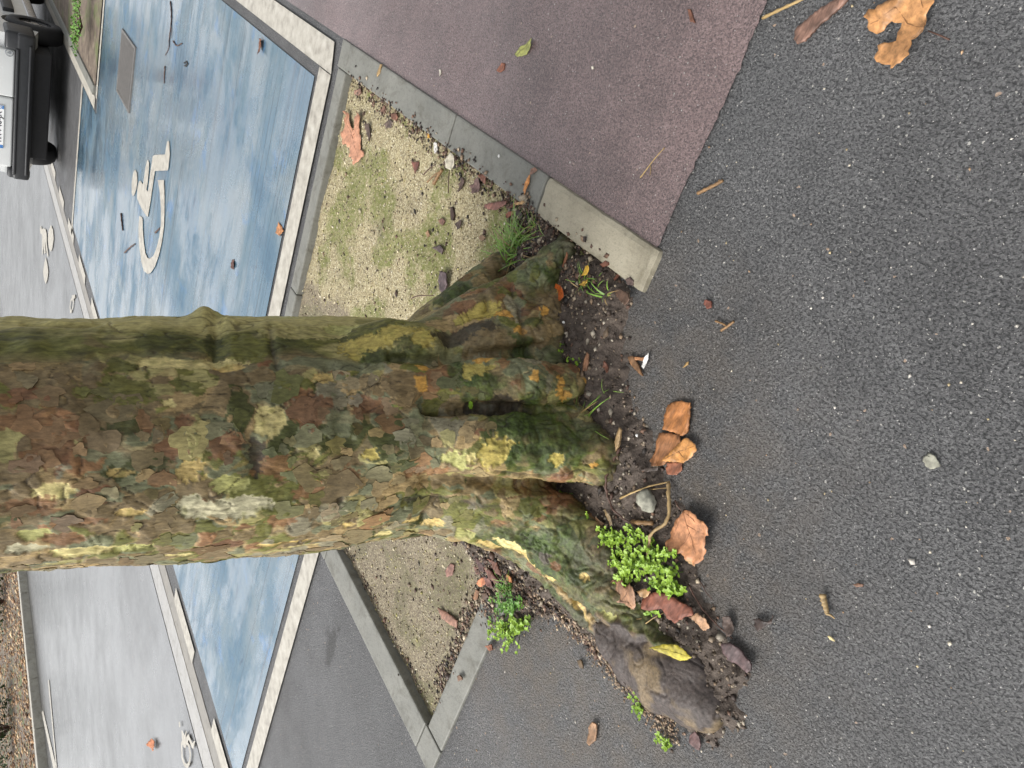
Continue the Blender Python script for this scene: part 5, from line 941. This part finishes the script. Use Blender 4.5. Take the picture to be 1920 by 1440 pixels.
for i, (o_, lb) in enumerate((([(2.2277, 0.2876), (2.2201, 0.284), (2.209, 0.2936), (2.2136, 0.3041)], 'white grain near the kerb on the red path'), ([(1.5266, 0.097), (1.5206, 0.0938), (1.5149, 0.0981), (1.5196, 0.1022)], 'white grain in the middle of the red path'), ([(2.6344, 0.4096), (2.6251, 0.3733), (2.6078, 0.3707), (2.6137, 0.4041), (2.6256, 0.4184)], 'tan stalk scrap on the grey edging corner'), ([(0.3681, 0.7794), (0.367, 0.7764), (0.3548, 0.7747), (0.3541, 0.7777), (0.3623, 0.7814)], 'pale straw scrap below the fat twig'), ([(0.9024, 0.5556), (0.8982, 0.5389), (0.8946, 0.5354), (0.8925, 0.5417), (0.8982, 0.5517)], 'tan wood sliver on the asphalt above the orange bark'), ([(0.3836, 0.6693), (0.3791, 0.661), (0.3706, 0.6548), (0.369, 0.6594), (0.3771, 0.6685)], 'brown bark sliver right of the fat twig'))):
    piece('litter_scrap', lb, 'scrap', o_, hexc(*((214, 206, 190), (214, 206, 190), (168, 140, 96), (206, 190, 140), (196, 160, 104), (120, 90, 72))[i]), .002, .003, .002, 'debris', .1)
# twigs and stalks
twig('twig', 'dark red curved stem arching over the soil by the front root', [(0.9368, 0.79), (0.9307, 0.8209), (0.918, 0.8561), (0.9018, 0.8888)] + [(0.9043, 0.8818), (0.8918, 0.8976), (0.8701, 0.9093), (0.8396, 0.9131), (0.7997, 0.9115)], .0030, .0016, 'twig_dark', .018)
twig('twig', 'bent brown twig lying across the green weeds', [(0.7999, 0.7826), (0.7771, 0.7987), (0.7455, 0.8385), (0.7551, 0.8791), (0.7448, 0.9321), (0.7365, 0.9825)], .0040, .0028, 'twig_pale', .022)
twig('twig', 'straw coloured stem above the white stone', [(0.8756, 0.886), (0.845, 0.8406), (0.825, 0.81), (0.8008, 0.7799)], .0022, .0014, 'straw', .01)
twig('twig', 'thin straw beside the white stone', [(0.8317, 0.8268), (0.8104, 0.8059), (0.7916, 0.7891)], .0010, .0008, 'straw', .008)
twig('twig', 'short thick twig stub above the weeds', [(0.8235, 0.9095), (0.7968, 0.8883), (0.7747, 0.8711)], .0050, .0046, 'twig', .006)
twig('twig', 'thin red twig running from the weeds to the purple bark slab', [(0.6406, 0.9236), (0.6145, 0.9337), (0.5633, 0.9422), (0.5063, 0.9401)], .0017, .0012, 'twig_dark', .008)
twig('twig', 'thin dark stem beside the red twig', [(0.6342, 0.9028), (0.6089, 0.9063), (0.5833, 0.9109)], .0008, .0006, 'twig_dark', .004)
twig('twig', 'pale straw piece on the left root beside the burl', [(0.726, 1.1165), (0.7064, 1.0928), (0.6831, 1.0661)], .0016, .0013, 'straw', .012)
twig('twig', 'crossing straw piece beside the burl', [(0.6782, 1.0946), (0.6671, 1.0569), (0.6531, 1.0187)], .0012, .0010, 'straw', .012)
twig('twig', 'fat yellowish twig with a knot alone on the asphalt', [(0.4144, 0.7229), (0.4053, 0.7318), (0.3961, 0.7405), (0.3897, 0.7471)], .0058, .0034, 'twig_pale', 0, branches=(([(0.3907, 0.7465), (0.3841, 0.7429), (0.3752, 0.7416)], .0026),))
twig('twig', 'forked brown twig on the asphalt below the red path', [(1.0603, 0.2319), (1.0434, 0.2157), (1.0235, 0.1961), (1.0147, 0.1864)], .0036, .0030, 'twig', 0, branches=(([(1.0235, 0.1961), (1.0232, 0.1876)], .002),))
twig('twig', 'pale dry stalk on the red path', [(1.2329, 0.2627), (1.2233, 0.2443), (1.2153, 0.224), (1.2079, 0.2033), (1.2, 0.1828)], .0014, .0010, 'straw', .004, branches=(([(1.2186, 0.2298), (1.2115, 0.2386), (1.2079, 0.2487)], .001),))
twig('twig', 'grey dry stem at the top beside the bark strip', [(1.093, -0.1042), (1.0586, -0.1266), (1.0314, -0.1449), (1.0153, -0.159)], .0030, .0024, 'straw', .003)
twig('twig', 'small tan twig lying below the red chip', [(0.8808, 0.4309), (0.8631, 0.4271), (0.8512, 0.4266)], .0022, .0016, 'twig', 0)
twig('twig', 'small tan twig crossing beside its neighbour below the kerb block', [(0.8578, 0.4401), (0.849, 0.4253), (0.8409, 0.4098)], .0028, .0024, 'twig', 0)
twig('twig', 'thin forked twig on the upper blue bay', [(5.9849, 0.8189), (5.9226, 0.8744), (5.89, 0.9473), (5.8925, 1.0401), (5.8772, 1.0949), (5.9557, 1.1637)], .004, .002, 'twig_dark', 0, branches=(([(5.89, 0.9473), (5.8403, 0.9821), (5.8411, 1.0283)], .002),))
twig('twig', 'bent twig beside the forked twig on the blue bay', [(5.7734, 1.0263), (5.6596, 1.0292), (5.5255, 0.983)], .004, .003, 'twig_dark', 0)
twig('twig', 'straight twig on the blue bay above the grate', [(5.9181, 1.2262), (5.9038, 1.2804), (5.8881, 1.3371)], .004, .003, 'twig_dark', 0)
twig('twig', 'straight dark twig by the wheel of the wheelchair symbol', [(6.9014, 2.726), (6.8324, 2.7789), (6.7598, 2.823)], .006, .005, 'twig_dark', 0)
twig('twig', 'crooked twig left of the wheelchair symbol', [(6.5831, 2.9506), (6.4154, 2.8286), (6.2338, 2.7087)], .006, .004, 'twig_dark', 0)
twig('twig', 'short twig lying inside the wheel of the symbol', [(5.594, 2.3291), (5.5352, 2.2836), (5.4865, 2.2458)], .006, .004, 'twig_dark', 0)
twig('twig', 'thin red twig on the sand near the white husk', [(2.1527, 0.5996), (2.1249, 0.5702), (2.0969, 0.5429)], .0020, .0014, 'twig_dark', .003)
twig('twig', 'thick split stick on the sand near the pale leaf', [(2.069, 0.599), (2.0573, 0.5707), (2.0458, 0.5428)], .0060, .0050, 'twig', .002)
twig('twig', 'thin stick lying along the split stick', [(2.1174, 0.6125), (2.0872, 0.582), (2.0617, 0.552)], .0022, .0018, 'twig', .004)
twig('twig', 'reddish straw in the left half of the pit', [(1.1928, 1.9123), (1.2115, 1.8783), (1.2213, 1.8339)], .0020, .0012, 'twig_dark', .004)
twig('twig', 'red dry stalk on the trunk side of the sand', [(2.0074, 0.9734), (1.9697, 0.945), (1.8907, 0.9017)], .0022, .0014, 'twig_dark', .004)
# white stone, cigarette filter
def pebble(name, label, cat, c, r, mat, seed, flat=.6):
    bm = bmesh.new(); bmesh.ops.create_icosphere(bm, subdivisions=3, radius=1); q = np.array([v.co[:] for v in bm.verts]); k = 1 + .34 * fbm(q * 1.5 + seed, 3) + .20 * fbm(q * 5 + seed, 3)
    for v, s_ in zip(bm.verts, k): v.co = Vector((v.co.x * s_ * r[0], v.co.y * s_ * r[1], v.co.z * s_ * r[2]))
    me = bpy.data.meshes.new(name); bm.to_mesh(me); bm.free(); me.polygons.foreach_set('use_smooth', np.ones(len(me.polygons), bool))
    return tag(obj(name, me, MAT[mat], None, (c[0], c[1], ground_z(*c) + r[2] * .5)), label, cat)
pebble('stone', 'rough whitish stone on the soil beside the bent twig', 'stone', (0.8128, 0.8397), (.027, .022, .014), 'rock', 3)
pebble('stone', 'small white pebble on the asphalt near the orange bark', 'stone', (0.9259, 0.7484), (.004, .003, .0025), 'paper', 5)
pebble('stone', 'small white pebble on the soil near the red leaf', 'stone', (1.2395, 0.6372), (.0035, .003, .003), 'paper', 8)
pebble('stone', 'pale flat stone embedded in the asphalt at the right', 'stone', (0.3968, 0.4152), (.012, .011, .0008), 'rock', 9)
pebble('stone', 'small white pebble lying on the grey edging', 'stone', (1.7661, 0.4028), (.004, .004, .003), 'paper', 12)
def cyl2(name, label, cat, a, b, r, mat):
    mb = MB(); z = ground_z(*a); mb.tube([(0, 0, r), (b[0] - a[0], b[1] - a[1], r)], [r, r], 12); o = mb.obj(name, MAT[mat], None, False, (a[0], a[1], z + .006)); return tag(o, label, cat)
cyl2('cigarette_filter', 'white cigarette filter on the soil above the green weeds', 'cigarette butt', (0.9997, 1.0475), (0.9721, 1.0459), .0042, 'filter_white')

# ---------------------------------------------------------------- plants
def blade_mesh(specs):
    v = []; f = []
    for (x, y, z), az, L, lean, wd, tw in specs:
        n = 5; d = np.array([math.cos(az), math.sin(az)]); s_ = np.array([-d[1], d[0]])
        for i in range(n + 1):
            t = i / n; rr = L * lean * (t + .35 * t * t); zz = L * (t * (1.05 - lean * .75 * t)) ; w_ = wd * (1 - t ** 1.8) + .0002
            px_, py_ = x + d[0] * rr, y + d[1] * rr
            v += [(px_ - s_[0] * w_, py_ - s_[1] * w_, z + zz), (px_ + s_[0] * w_, py_ + s_[1] * w_, z + zz + w_ * tw)]
        b = len(v) - 2 * (n + 1)
        f += [(b + 2 * i, b + 2 * i + 1, b + 2 * i + 3, b + 2 * i + 2) for i in range(n)]
    return v, f
def tuft(label, c, n, L, spread, lean, wd, seed, mat='grass', azr=(0, 6.283), straw=.12):
    r = random.Random(seed); z0 = ground_z(*c); A = []; B = []
    for k in range(n):
        q = (r.gauss(0, spread), r.gauss(0, spread)); zq = ground_z(c[0] + q[0], c[1] + q[1]) - z0 - .004
        sp_ = ((q[0], q[1], zq), r.uniform(*azr), L * r.uniform(.5, 1.25), min(1.1, lean * r.uniform(.5, 1.5)), wd * r.uniform(.7, 1.3), r.uniform(-.6, .6)); (B if r.random() < straw else A).append(sp_)
    o = empty('grass_tuft', label, 'grass', (c[0], c[1], z0))
    obj('blades', mesh('blades', *blade_mesh(A), True), MAT[mat], o)
    if B: obj('dry_blades', mesh('dry_blades', *blade_mesh(B), True), MAT['straw'], o)
tuft('dense bright grass tuft growing behind the right root', (1.5717, 0.5944), 190, .075, .024, .75, .0016, 1)
tuft('small loose grass tuft on the soil by the kerb block', (1.2602, 0.5368), 44, .034, .009, .8, .0013, 2)
tuft('sprawling long bladed grass at the foot of the front roots', (1.0571, 0.7999), 46, .062, .008, .95, .0017, 3, 'grass')
tuft('few bent grass blades near the kerb block corner', (1.1679, 0.526), 12, .036, .006, 1.0, .0015, 4)
tuft('thin grass tuft beside the left root in the pit', (1.0726, 1.3622), 34, .042, .009, .7, .0012, 5)
tuft('wispy grass on the soil beside the large tuft', (1.5296, 0.5089), 26, .04, .010, .8, .0012, 6)
tuft('few green blades at the front of the soil', (1.0513, 0.7153), 7, .035, .006, 1.0, .0009, 7)
def leaf_quad(c, u, w_, L, W, fold):
    c, u, w_ = np.array(c), np.array(u), np.array(w_); up = np.cross(u, w_)
    return [c, c + u * L * .35 + w_ * W + up * fold, c + u * L * .75 + w_ * W * .75 + up * fold, c + u * L, c + u * L * .75 - w_ * W * .75 + up * fold, c + u * L * .35 - w_ * W + up * fold, c + u * L * .5]
LEAFF = [(0, 1, 6), (1, 2, 6), (2, 3, 6), (3, 4, 6), (4, 5, 6), (5, 0, 6)]
def weed(name, label, centres, L, W, mat, seed, stemh, pairs=2, cat='weed'):
    """each centre is one shoot: thin stem with opposite pairs of ovate leaves"""
    r = random.Random(seed); c0 = np.mean([c[:2] for c in centres], axis=0); z0 = ground_z(*c0); v = []; f = []; st = MB()
    for c in centres:
        x, y = c[0] - c0[0], c[1] - c0[1]; z = ground_z(c[0], c[1]) - z0; hgt = stemh * r.uniform(.6, 1.3); lean = (r.gauss(0, .5) * hgt, r.gauss(0, .5) * hgt)
        st.tube([(x, y, z - .003), (x + lean[0] * .6, y + lean[1] * .6, z + hgt * .6), (x + lean[0], y + lean[1], z + hgt)], [.0007, .0006, .0005], 4)
        a0 = r.uniform(0, 6.28)
        for p_ in range(pairs):
            t = 1 - p_ * .42; b = (x + lean[0] * t, y + lean[1] * t, z + hgt * t)
            for k in range(2 if p_ or r.random() < .4 else 4):
                a = a0 + p_ * 1.57 + k * (math.pi if p_ else math.pi / 2 if k % 2 else math.pi) + r.uniform(-.3, .3); e = r.uniform(.0, .55); u = np.array([math.cos(a) * math.cos(e), math.sin(a) * math.cos(e), math.sin(e)]); w_ = np.array([-math.sin(a), math.cos(a), r.uniform(-.25, .25)]); s_ = r.uniform(.65, 1.25) * (1 if p_ else .8)
                bb = len(v); v += [tuple(q) for q in leaf_quad(b, u, w_, L * s_, W * s_, L * .12)]; f += [tuple(i + bb for i in t_) for t_ in LEAFF]
    o = empty(name, label, cat, (c0[0], c0[1], z0)); lo = obj('leaves', mesh('leaves', v, f, True), MAT[mat], o); lo['kind'] = 'stuff'; st.obj('stems', MAT['weed_dark'], o, True); return o
def in_poly(poly, n, seed):
    r = random.Random(seed); xs = [q[0] for q in poly]; ys = [q[1] for q in poly]; out = []
    while len(out) < n:
        q = (r.uniform(min(xs), max(xs)), r.uniform(min(ys), max(ys)))
        if inside(np.array([[*q, 0]]), poly)[0]: out.append(q)
    return out
weed('weed_patch', 'bright green patch of small leaved weeds between front and left roots', in_poly([(0.9618, 1.0679), (0.9715, 1.0357), (0.9507, 1.0015), (0.9062, 0.9826), (0.8697, 0.9699), (0.8302, 0.9424), (0.7984, 0.9067), (0.7768, 0.9059), (0.7501, 0.9001), (0.7174, 0.892), (0.6858, 0.8841), (0.6615, 0.897), (0.6657, 0.9155), (0.6887, 0.9305), (0.7094, 0.9505), (0.7301, 0.9858), (0.7607, 1.0079), (0.7866, 1.0253), (0.8288, 1.0341), (0.8565, 1.0605), (0.8626, 1.0907), (0.895, 1.1136), (0.9216, 1.1055), (0.9469, 1.0957)], 310, 4), .0112, .0041, 'weed', 4, .027)
weed('weed_patch', 'light green weed sprigs at the lower end of the weed patch', in_poly([(0.7035, 0.9598), (0.6807, 0.9301), (0.6595, 0.9314), (0.6301, 0.946), (0.6384, 0.9581), (0.6639, 0.9692), (0.6865, 0.9731)], 34, 5), .0130, .0046, 'weed', 5, .022)
weed('weed_sprig', 'small green sprig above the brown plane leaf', in_poly([(0.7746, 1.0294), (0.7535, 1.0049), (0.7419, 1.009), (0.7597, 1.0382)], 9, 6), .012, .0045, 'weed', 6, .024)
weed('weed_sprig', 'green sprig between bark slab and straw beside the burl', in_poly([(0.6878, 1.0415), (0.6702, 1.0251), (0.6668, 1.0371), (0.6798, 1.0507)], 6, 7), .011, .0045, 'weed', 7, .014)
weed('weed_plant', 'leafy green plant at the cut end of the left edging', in_poly([(1.0665, 1.5133), (1.0601, 1.4842), (1.0276, 1.4494), (1.0184, 1.4267), (0.9757, 1.3769), (0.966, 1.3833), (0.9884, 1.4373), (0.9912, 1.4881), (1.0193, 1.5195)], 60, 8), .0135, .0052, 'weed', 8, .03)
weed('weed_plant', 'loose green plant between left edging and left root', in_poly([(1.0897, 1.4279), (1.0637, 1.3927), (1.0384, 1.3586), (0.9945, 1.3385), (0.9882, 1.3485), (1.0159, 1.3941), (1.0479, 1.4364), (1.0764, 1.4489)], 34, 9), .012, .0045, 'weed_dark', 9, .034)
weed('weed_sprig', 'feathery green sprig beside the left root', in_poly([(1.076, 1.3546), (1.0578, 1.3282), (1.043, 1.3424), (1.0574, 1.3653)], 14, 10), .008, .0018, 'weed_dark', 10, .03, 3)
weed('seedling', 'tiny round leaved seedling on the soil by the right root', in_poly([(1.2189, 0.6834), (1.2031, 0.6741), (1.1865, 0.7), (1.1963, 0.706)], 6, 11), .008, .0040, 'weed', 11, .010, 1, 'seedling')
weed('seedling', 'tiny clover like seedling at the soil edge', in_poly([(1.1626, 0.6873), (1.1366, 0.6749), (1.1354, 0.6848), (1.155, 0.6951)], 5, 12), .008, .0042, 'weed', 12, .010, 1, 'seedling')
weed('weed_sprig', 'pale green sprig on the asphalt side of the burl', in_poly([(0.6172, 1.2577), (0.6047, 1.2378), (0.586, 1.253), (0.5898, 1.2753)], 16, 13), .010, .0032, 'weed', 13, .012)
weed('weed_sprig', 'pale green sprig at the tip of the burl', in_poly([(0.5232, 1.2617), (0.5103, 1.2486), (0.4947, 1.2532), (0.5007, 1.2701)], 14, 14), .010, .0030, 'weed', 14, .012)
weed('seedling', 'tiny green seedling near the filter on the soil', in_poly([(1.0026, 0.9699), (0.9921, 0.9613), (0.9872, 0.9691), (0.9959, 0.9763)], 4, 15), .007, .0034, 'weed', 15, .008, 1, 'seedling')
cl = (0.0581, -0.2901, 0.322); cw = (TREE_LOC[0] + cl[0] * cA + cl[1] * sA, TREE_LOC[1] - cl[0] * sA + cl[1] * cA)
r = random.Random(3); v = []; f = []
for k in range(7):
    a = k * .9; b = len(v); v += [tuple(q) for q in leaf_quad((0, 0, 0), (math.cos(a) * .9, math.sin(a) * .9, .4), (-math.sin(a), math.cos(a), 0), .011, .0045, .001)]; f += [tuple(i + b for i in t_) for t_ in LEAFF]
tag(obj('seedling', mesh('seedling', v, f, True), MAT['weed'], None, (cw[0] - .003, cw[1] - .003, cl[2] + .006)), 'bright clover seedling in the crack of the trunk', 'seedling')

# moss and grass growing in the planting bed, shrubs in the mulch bed
def shrub(label, c, n, R, Hh, seed, cat='shrub', mat='shrub', L=.09):
    r = random.Random(seed); v = []; f = []; st = MB()
    for k in range(n):
        a = r.uniform(0, 6.28); rr = R * math.sqrt(r.random()); zz = Hh * r.random() ** .8 * (1 - .4 * rr / R); q = (rr * math.cos(a), rr * math.sin(a), zz + .03); u = np.array([r.gauss(0, 1), r.gauss(0, 1), r.gauss(.2, .6)]); u /= np.linalg.norm(u); w_ = np.cross(u, (0.1, .2, 1)); w_ /= np.linalg.norm(w_); b = len(v); s_ = r.uniform(.6, 1.3); v += [tuple(q_) for q_ in leaf_quad(q, u, w_, L * s_, L * .3 * s_, L * .06)]; f += [tuple(i + b for i in t_) for t_ in LEAFF]
    for k in range(7):
        a = k * .9; st.tube([(0, 0, 0), (R * .3 * math.cos(a), R * .3 * math.sin(a), Hh * .5), (R * .6 * math.cos(a), R * .6 * math.sin(a), Hh * .85)], [.02, .014, .005], 6)
    o = empty('shrub', label, cat, (*c, .10)); lo = obj('foliage', mesh('foliage', v, f), MAT[mat], o); lo['kind'] = 'stuff'; st.obj('stems', MAT['twig_dark'], o)
shrub('dark green shrub at the far left edge behind the mulch', (15.6, 16.4), 1500, .9, 1.1, 1)
shrub('green shrub at the bottom left corner of the mulch bed', (9.2, 15.2), 500, .55, .45, 2, mat='weed_dark', L=.12)
shrub('dark shrub in the middle of the mulch bed edge', (12.6, 17.2), 1500, 1.0, 1.0, 3)
shrub('dark shrub behind the trunk in the mulch bed', (19.5, 16.8), 1500, 1.1, 1.2, 4)
shrub('low mossy clump in the planting bed beside the van', (9.4, 1.75), 500, .3, .04, 5, 'plant', 'weed_dark', .03)

# ribbed drain cover in the blue bay
gr = empty('drain_cover', 'grey ribbed metal drain cover set in the blue bay', 'drain cover', (6.9833, 1.3583, .004))
gx, gy = 0.65, 0.525; mb = MB()
for a in ((0, gx, 0, .02), (0, gx, gy - .02, gy), (0, .02, .02, gy - .02), (gx - .02, gx, .02, gy - .02)): mb.box(*a, 0, .012)
mb.obj('frame', MAT['grate'], gr)
MB().box(.02, gx - .02, .02, gy - .02, 0, .004).obj('base_plate', MAT['dark_metal'], gr)
for k in range(17):
    x = .03 + k * (gx - .07) / 16; MB().box(x, x + .017, .022, gy - .022, .002, .011).obj('rib', MAT['grate'], gr)


# ---------------------------------------------------------------- parked white van (rear and right side towards the camera)
VX, VY0, VY1, VH = 10.90, 2.26, 3.98, 1.82           # rear face, right side, left side, roof height
VL = 4.2
van = empty('parked_van', 'white van with black bumper parked beyond the blue bay', 'van', (VX, (VY0 + VY1) / 2, 0))
HW = (VY1 - VY0) / 2
def rounded(me, off, seg=3):
    bm = bmesh.new(); bm.from_mesh(me); bmesh.ops.bevel(bm, geom=bm.edges[:], offset=off, segments=seg, affect='EDGES', profile=.5, clamp_overlap=True); bm.to_mesh(me); bm.free()
    me.polygons.foreach_set('use_smooth', np.ones(len(me.polygons), bool)); return me
def vbox(name, x0, x1, y0, y1, z0, z1, mat, off=.02, parent=None): return obj(name, rounded(MB().box(x0, x1, y0, y1, z0, z1).mesh(name), off), MAT[mat], parent or van)
# body sides as a lofted shell with wheel arches cut as real openings in the side outline
def side_outline():
    arch = lambda cx: [(cx + .36 * math.cos(a), .30 + .36 * math.sin(a)) for a in np.linspace(math.pi, 0, 13)]
    P = [(.05, .38)] + [(x, max(z, .30)) for x, z in arch(.80)] + [(x, max(z, .30)) for x, z in arch(3.35)] + [(4.12, .36), (4.2, .62), (4.15, .84), (3.55, 1.02), (2.95, 1.62), (2.6, 1.78), (1.2, 1.82), (.12, 1.78), (.03, 1.2), (.02, .62)]
    return P
P = side_outline(); n = len(P)
def shell(name, y0, y1, mat, inset):
    v = [(x, y0 + inset * max(0, (z - .9)), z) for x, z in P] + [(x, y1 - inset * max(0, (z - .9)), z) for x, z in P]
    f = [tuple(range(n)), tuple(range(2 * n - 1, n - 1, -1))] + [(i, i + n, (i + 1) % n + n, (i + 1) % n) for i in range(n)]
    me = mesh(name, v, f); bm = bmesh.new(); bm.from_mesh(me); bmesh.ops.recalc_face_normals(bm, faces=bm.faces); bmesh.ops.triangulate(bm, faces=[q for q in bm.faces if len(q.verts) > 4]); bm.to_mesh(me); bm.free(); return obj(name, me, MAT[mat], van)
shell('body', -HW + .03, HW - .03, 'van_paint', .10)
vbox('underbody', .14, 4.0, -HW + .21, HW - .21, .17, .44, 'rubber', .02)  # hangs low and near-black to stand in for shade beneath the van
# rear doors: unequal pair, right one narrower
for nm, a, b in (('rear_door', -HW + .20, .0 - .115), ('rear_door', -.105, HW - .12)):
    d = vbox(nm, -.03, .03, a, b, .555, 1.70, 'van_paint', .022)
    MB().box(-.036, -.029, a + .09, b - .09, 1.12, 1.55).obj('window', MAT['glass_dark'], d)
    MB().box(-.055, -.03, (b - .10) if a < -.3 else (a + .02), (b - .03) if a < -.3 else (a + .09), .98, 1.03).obj('handle', MAT['black_plastic'], d)
# bumper: black, with two ledges and wrapped corners
bp = vbox('bumper', -.09, .16, -HW - .01, HW + .01, .37, .545, 'black_plastic', .03)
vbox('ledge', -.115, -.04, -HW + .10, HW - .06, .395, .425, 'black_plastic', .012, bp)
vbox('upper_step', -.105, .02, -HW + .16, HW - .05, .515, .552, 'black_plastic', .014, bp)
vbox('corner_cap', -.05, .42, -HW - .012, -HW + .20, .36, .66, 'black_plastic', .035, bp); vbox('corner_cap', -.05, .42, HW - .12, HW + .012, .36, .60, 'black_plastic', .035, bp)
for y in (-HW + .06, HW - .18): vbox('tail_lamp', -.02, .10, y, y + .12, .95, 1.45, 'tail_red', .02)
vbox('side_moulding', 1.25, 2.9, -HW - .012, -HW + .05, .50, .62, 'black_plastic', .012); vbox('side_moulding', 1.25, 2.9, HW - .05, HW + .012, .50, .62, 'black_plastic', .012)
vbox('sill', 1.2, 2.95, -HW + .02, -HW + .12, .26, .36, 'alloy', .012)
for y0, y1 in ((-HW + .022, -HW + .031), (HW - .031, HW - .022)):
    MB().box(2.2, 3.0, y0, y1, 1.02, 1.22).obj('window', MAT['glass_dark'], van)
MB().quad((3.57, -HW + .16, 1.04), (3.57, HW - .16, 1.04), (3.0, HW - .2, 1.60), (3.0, -HW + .2, 1.60)).obj('windscreen', MAT['glass_dark'], van)
# wheels
def wheel(x, side):
    yo = side * (HW - .005); yi = side * (HW - .20); prof = [(.17, yo), (.20, yo + side * .012), (.28, yo + side * .006), (.305, yo - side * .02), (.31, (yo + yi) / 2), (.305, yi + side * .02), (.28, yi), (.17, yi)]
    N_ = 36; v = []; f = []
    for r_, y in prof:
        for k in range(N_): a = 2 * math.pi * k / N_; v.append((r_ * math.cos(a), y, r_ * math.sin(a)))
    for i in range(len(prof) - 1):
        for k in range(N_): k2 = (k + 1) % N_; f.append((i * N_ + k, (i + 1) * N_ + k, (i + 1) * N_ + k2, i * N_ + k2))
    w_ = obj('wheel', mesh('wheel', v, f, True), MAT['rubber'], van, (x, 0, .31))
    m = MB(); yr = yo - side * .03
    for k in range(28):
        a, b = 2 * math.pi * k / 28, 2 * math.pi * (k + 1) / 28; m.quad((.205 * math.cos(a), yo - side * .004, .205 * math.sin(a)), (.205 * math.cos(b), yo - side * .004, .205 * math.sin(b)), (.17 * math.cos(b), yr, .17 * math.sin(b)), (.17 * math.cos(a), yr, .17 * math.sin(a)))
    for k in range(5):
        a = 2 * math.pi * k / 5; c_, s_ = math.cos(a), math.sin(a); t = (-s_, c_)
        m.add([(.03 * c_ - .03 * t[0], yr + side * .012, .03 * s_ - .03 * t[1]), (.03 * c_ + .03 * t[0], yr + side * .012, .03 * s_ + .03 * t[1]), (.18 * c_ + .04 * t[0], yr + side * .004, .18 * s_ + .04 * t[1]), (.18 * c_ - .04 * t[0], yr + side * .004, .18 * s_ - .04 * t[1])], [(0, 1, 2, 3)])
    m.tube([(0, yr - side * .02, 0), (0, yr + side * .02, 0)], [.05, .045], 16); m.obj('rim', MAT['alloy'], w_)
    MB().tube([(0, yi + side * .04, 0), (0, yr - side * .06, 0)], [.168, .168], 24).obj('brake_drum', MAT['black_plastic'], w_)
for x in (.80, 3.35):
    for sd in (-1, 1): wheel(x, sd)
# number plate and emblem
yc = .5 * (2.573 + 2.995) * 1.136 * 1.0; ply = (.5 * (2.745 + 3.194) * 1.1364) - (VY0 + VY1) / 2
pl = MB().box(-.042, -.031, ply - .26, ply + .26, .648, .758).obj('number_plate', MAT['plate_white'], van)
MB().box(-.0432, -.0418, ply + .218, ply + .258, .650, .756).obj('blue_band', MAT['plate_blue'], pl); MB().box(-.0432, -.0418, ply - .258, ply - .218, .650, .756).obj('blue_band', MAT['plate_blue'], pl)
def text(body, y, z, size, mat, parent, x=-.0435):
    cu = bpy.data.curves.new('t', 'FONT'); cu.body = body; cu.size = size; cu.align_x = 'CENTER'; cu.extrude = .0004; cu.offset = .0012
    t = bpy.data.objects.new('t', cu); C.objects.link(t); dg = bpy.context.evaluated_depsgraph_get(); me = bpy.data.meshes.new_from_object(t.evaluated_get(dg)); bpy.data.objects.remove(t)
    me.transform(Matrix(((0, 0, -1, x), (-1, 0, 0, y), (0, 1, 0, z), (0, 0, 0, 1)))); return obj('lettering', me, MAT[mat], parent)
text('FA-740-JA', ply, .672, .088, 'ink', pl); text('77', ply - .238, .668, .036, 'plate_white', pl, -.0437)
em = MB(); ey, ez = 2.197 * 1.1364 - (VY0 + VY1) / 2, .614
for k in range(24):
    a, b = 2 * math.pi * k / 24, 2 * math.pi * (k + 1) / 24; em.quad((-.034, ey + .042 * math.cos(a), ez + .042 * math.sin(a)), (-.034, ey + .042 * math.cos(b), ez + .042 * math.sin(b)), (-.036, ey + .034 * math.cos(b), ez + .034 * math.sin(b)), (-.036, ey + .034 * math.cos(a), ez + .034 * math.sin(a)))
em.box(-.036, -.031, ey - .014, ey + .014, ez - .020, ez + .006); em.box(-.036, -.031, ey - .008, ey + .008, ez + .006, ez + .018); em.obj('emblem', MAT['emblem'], van)
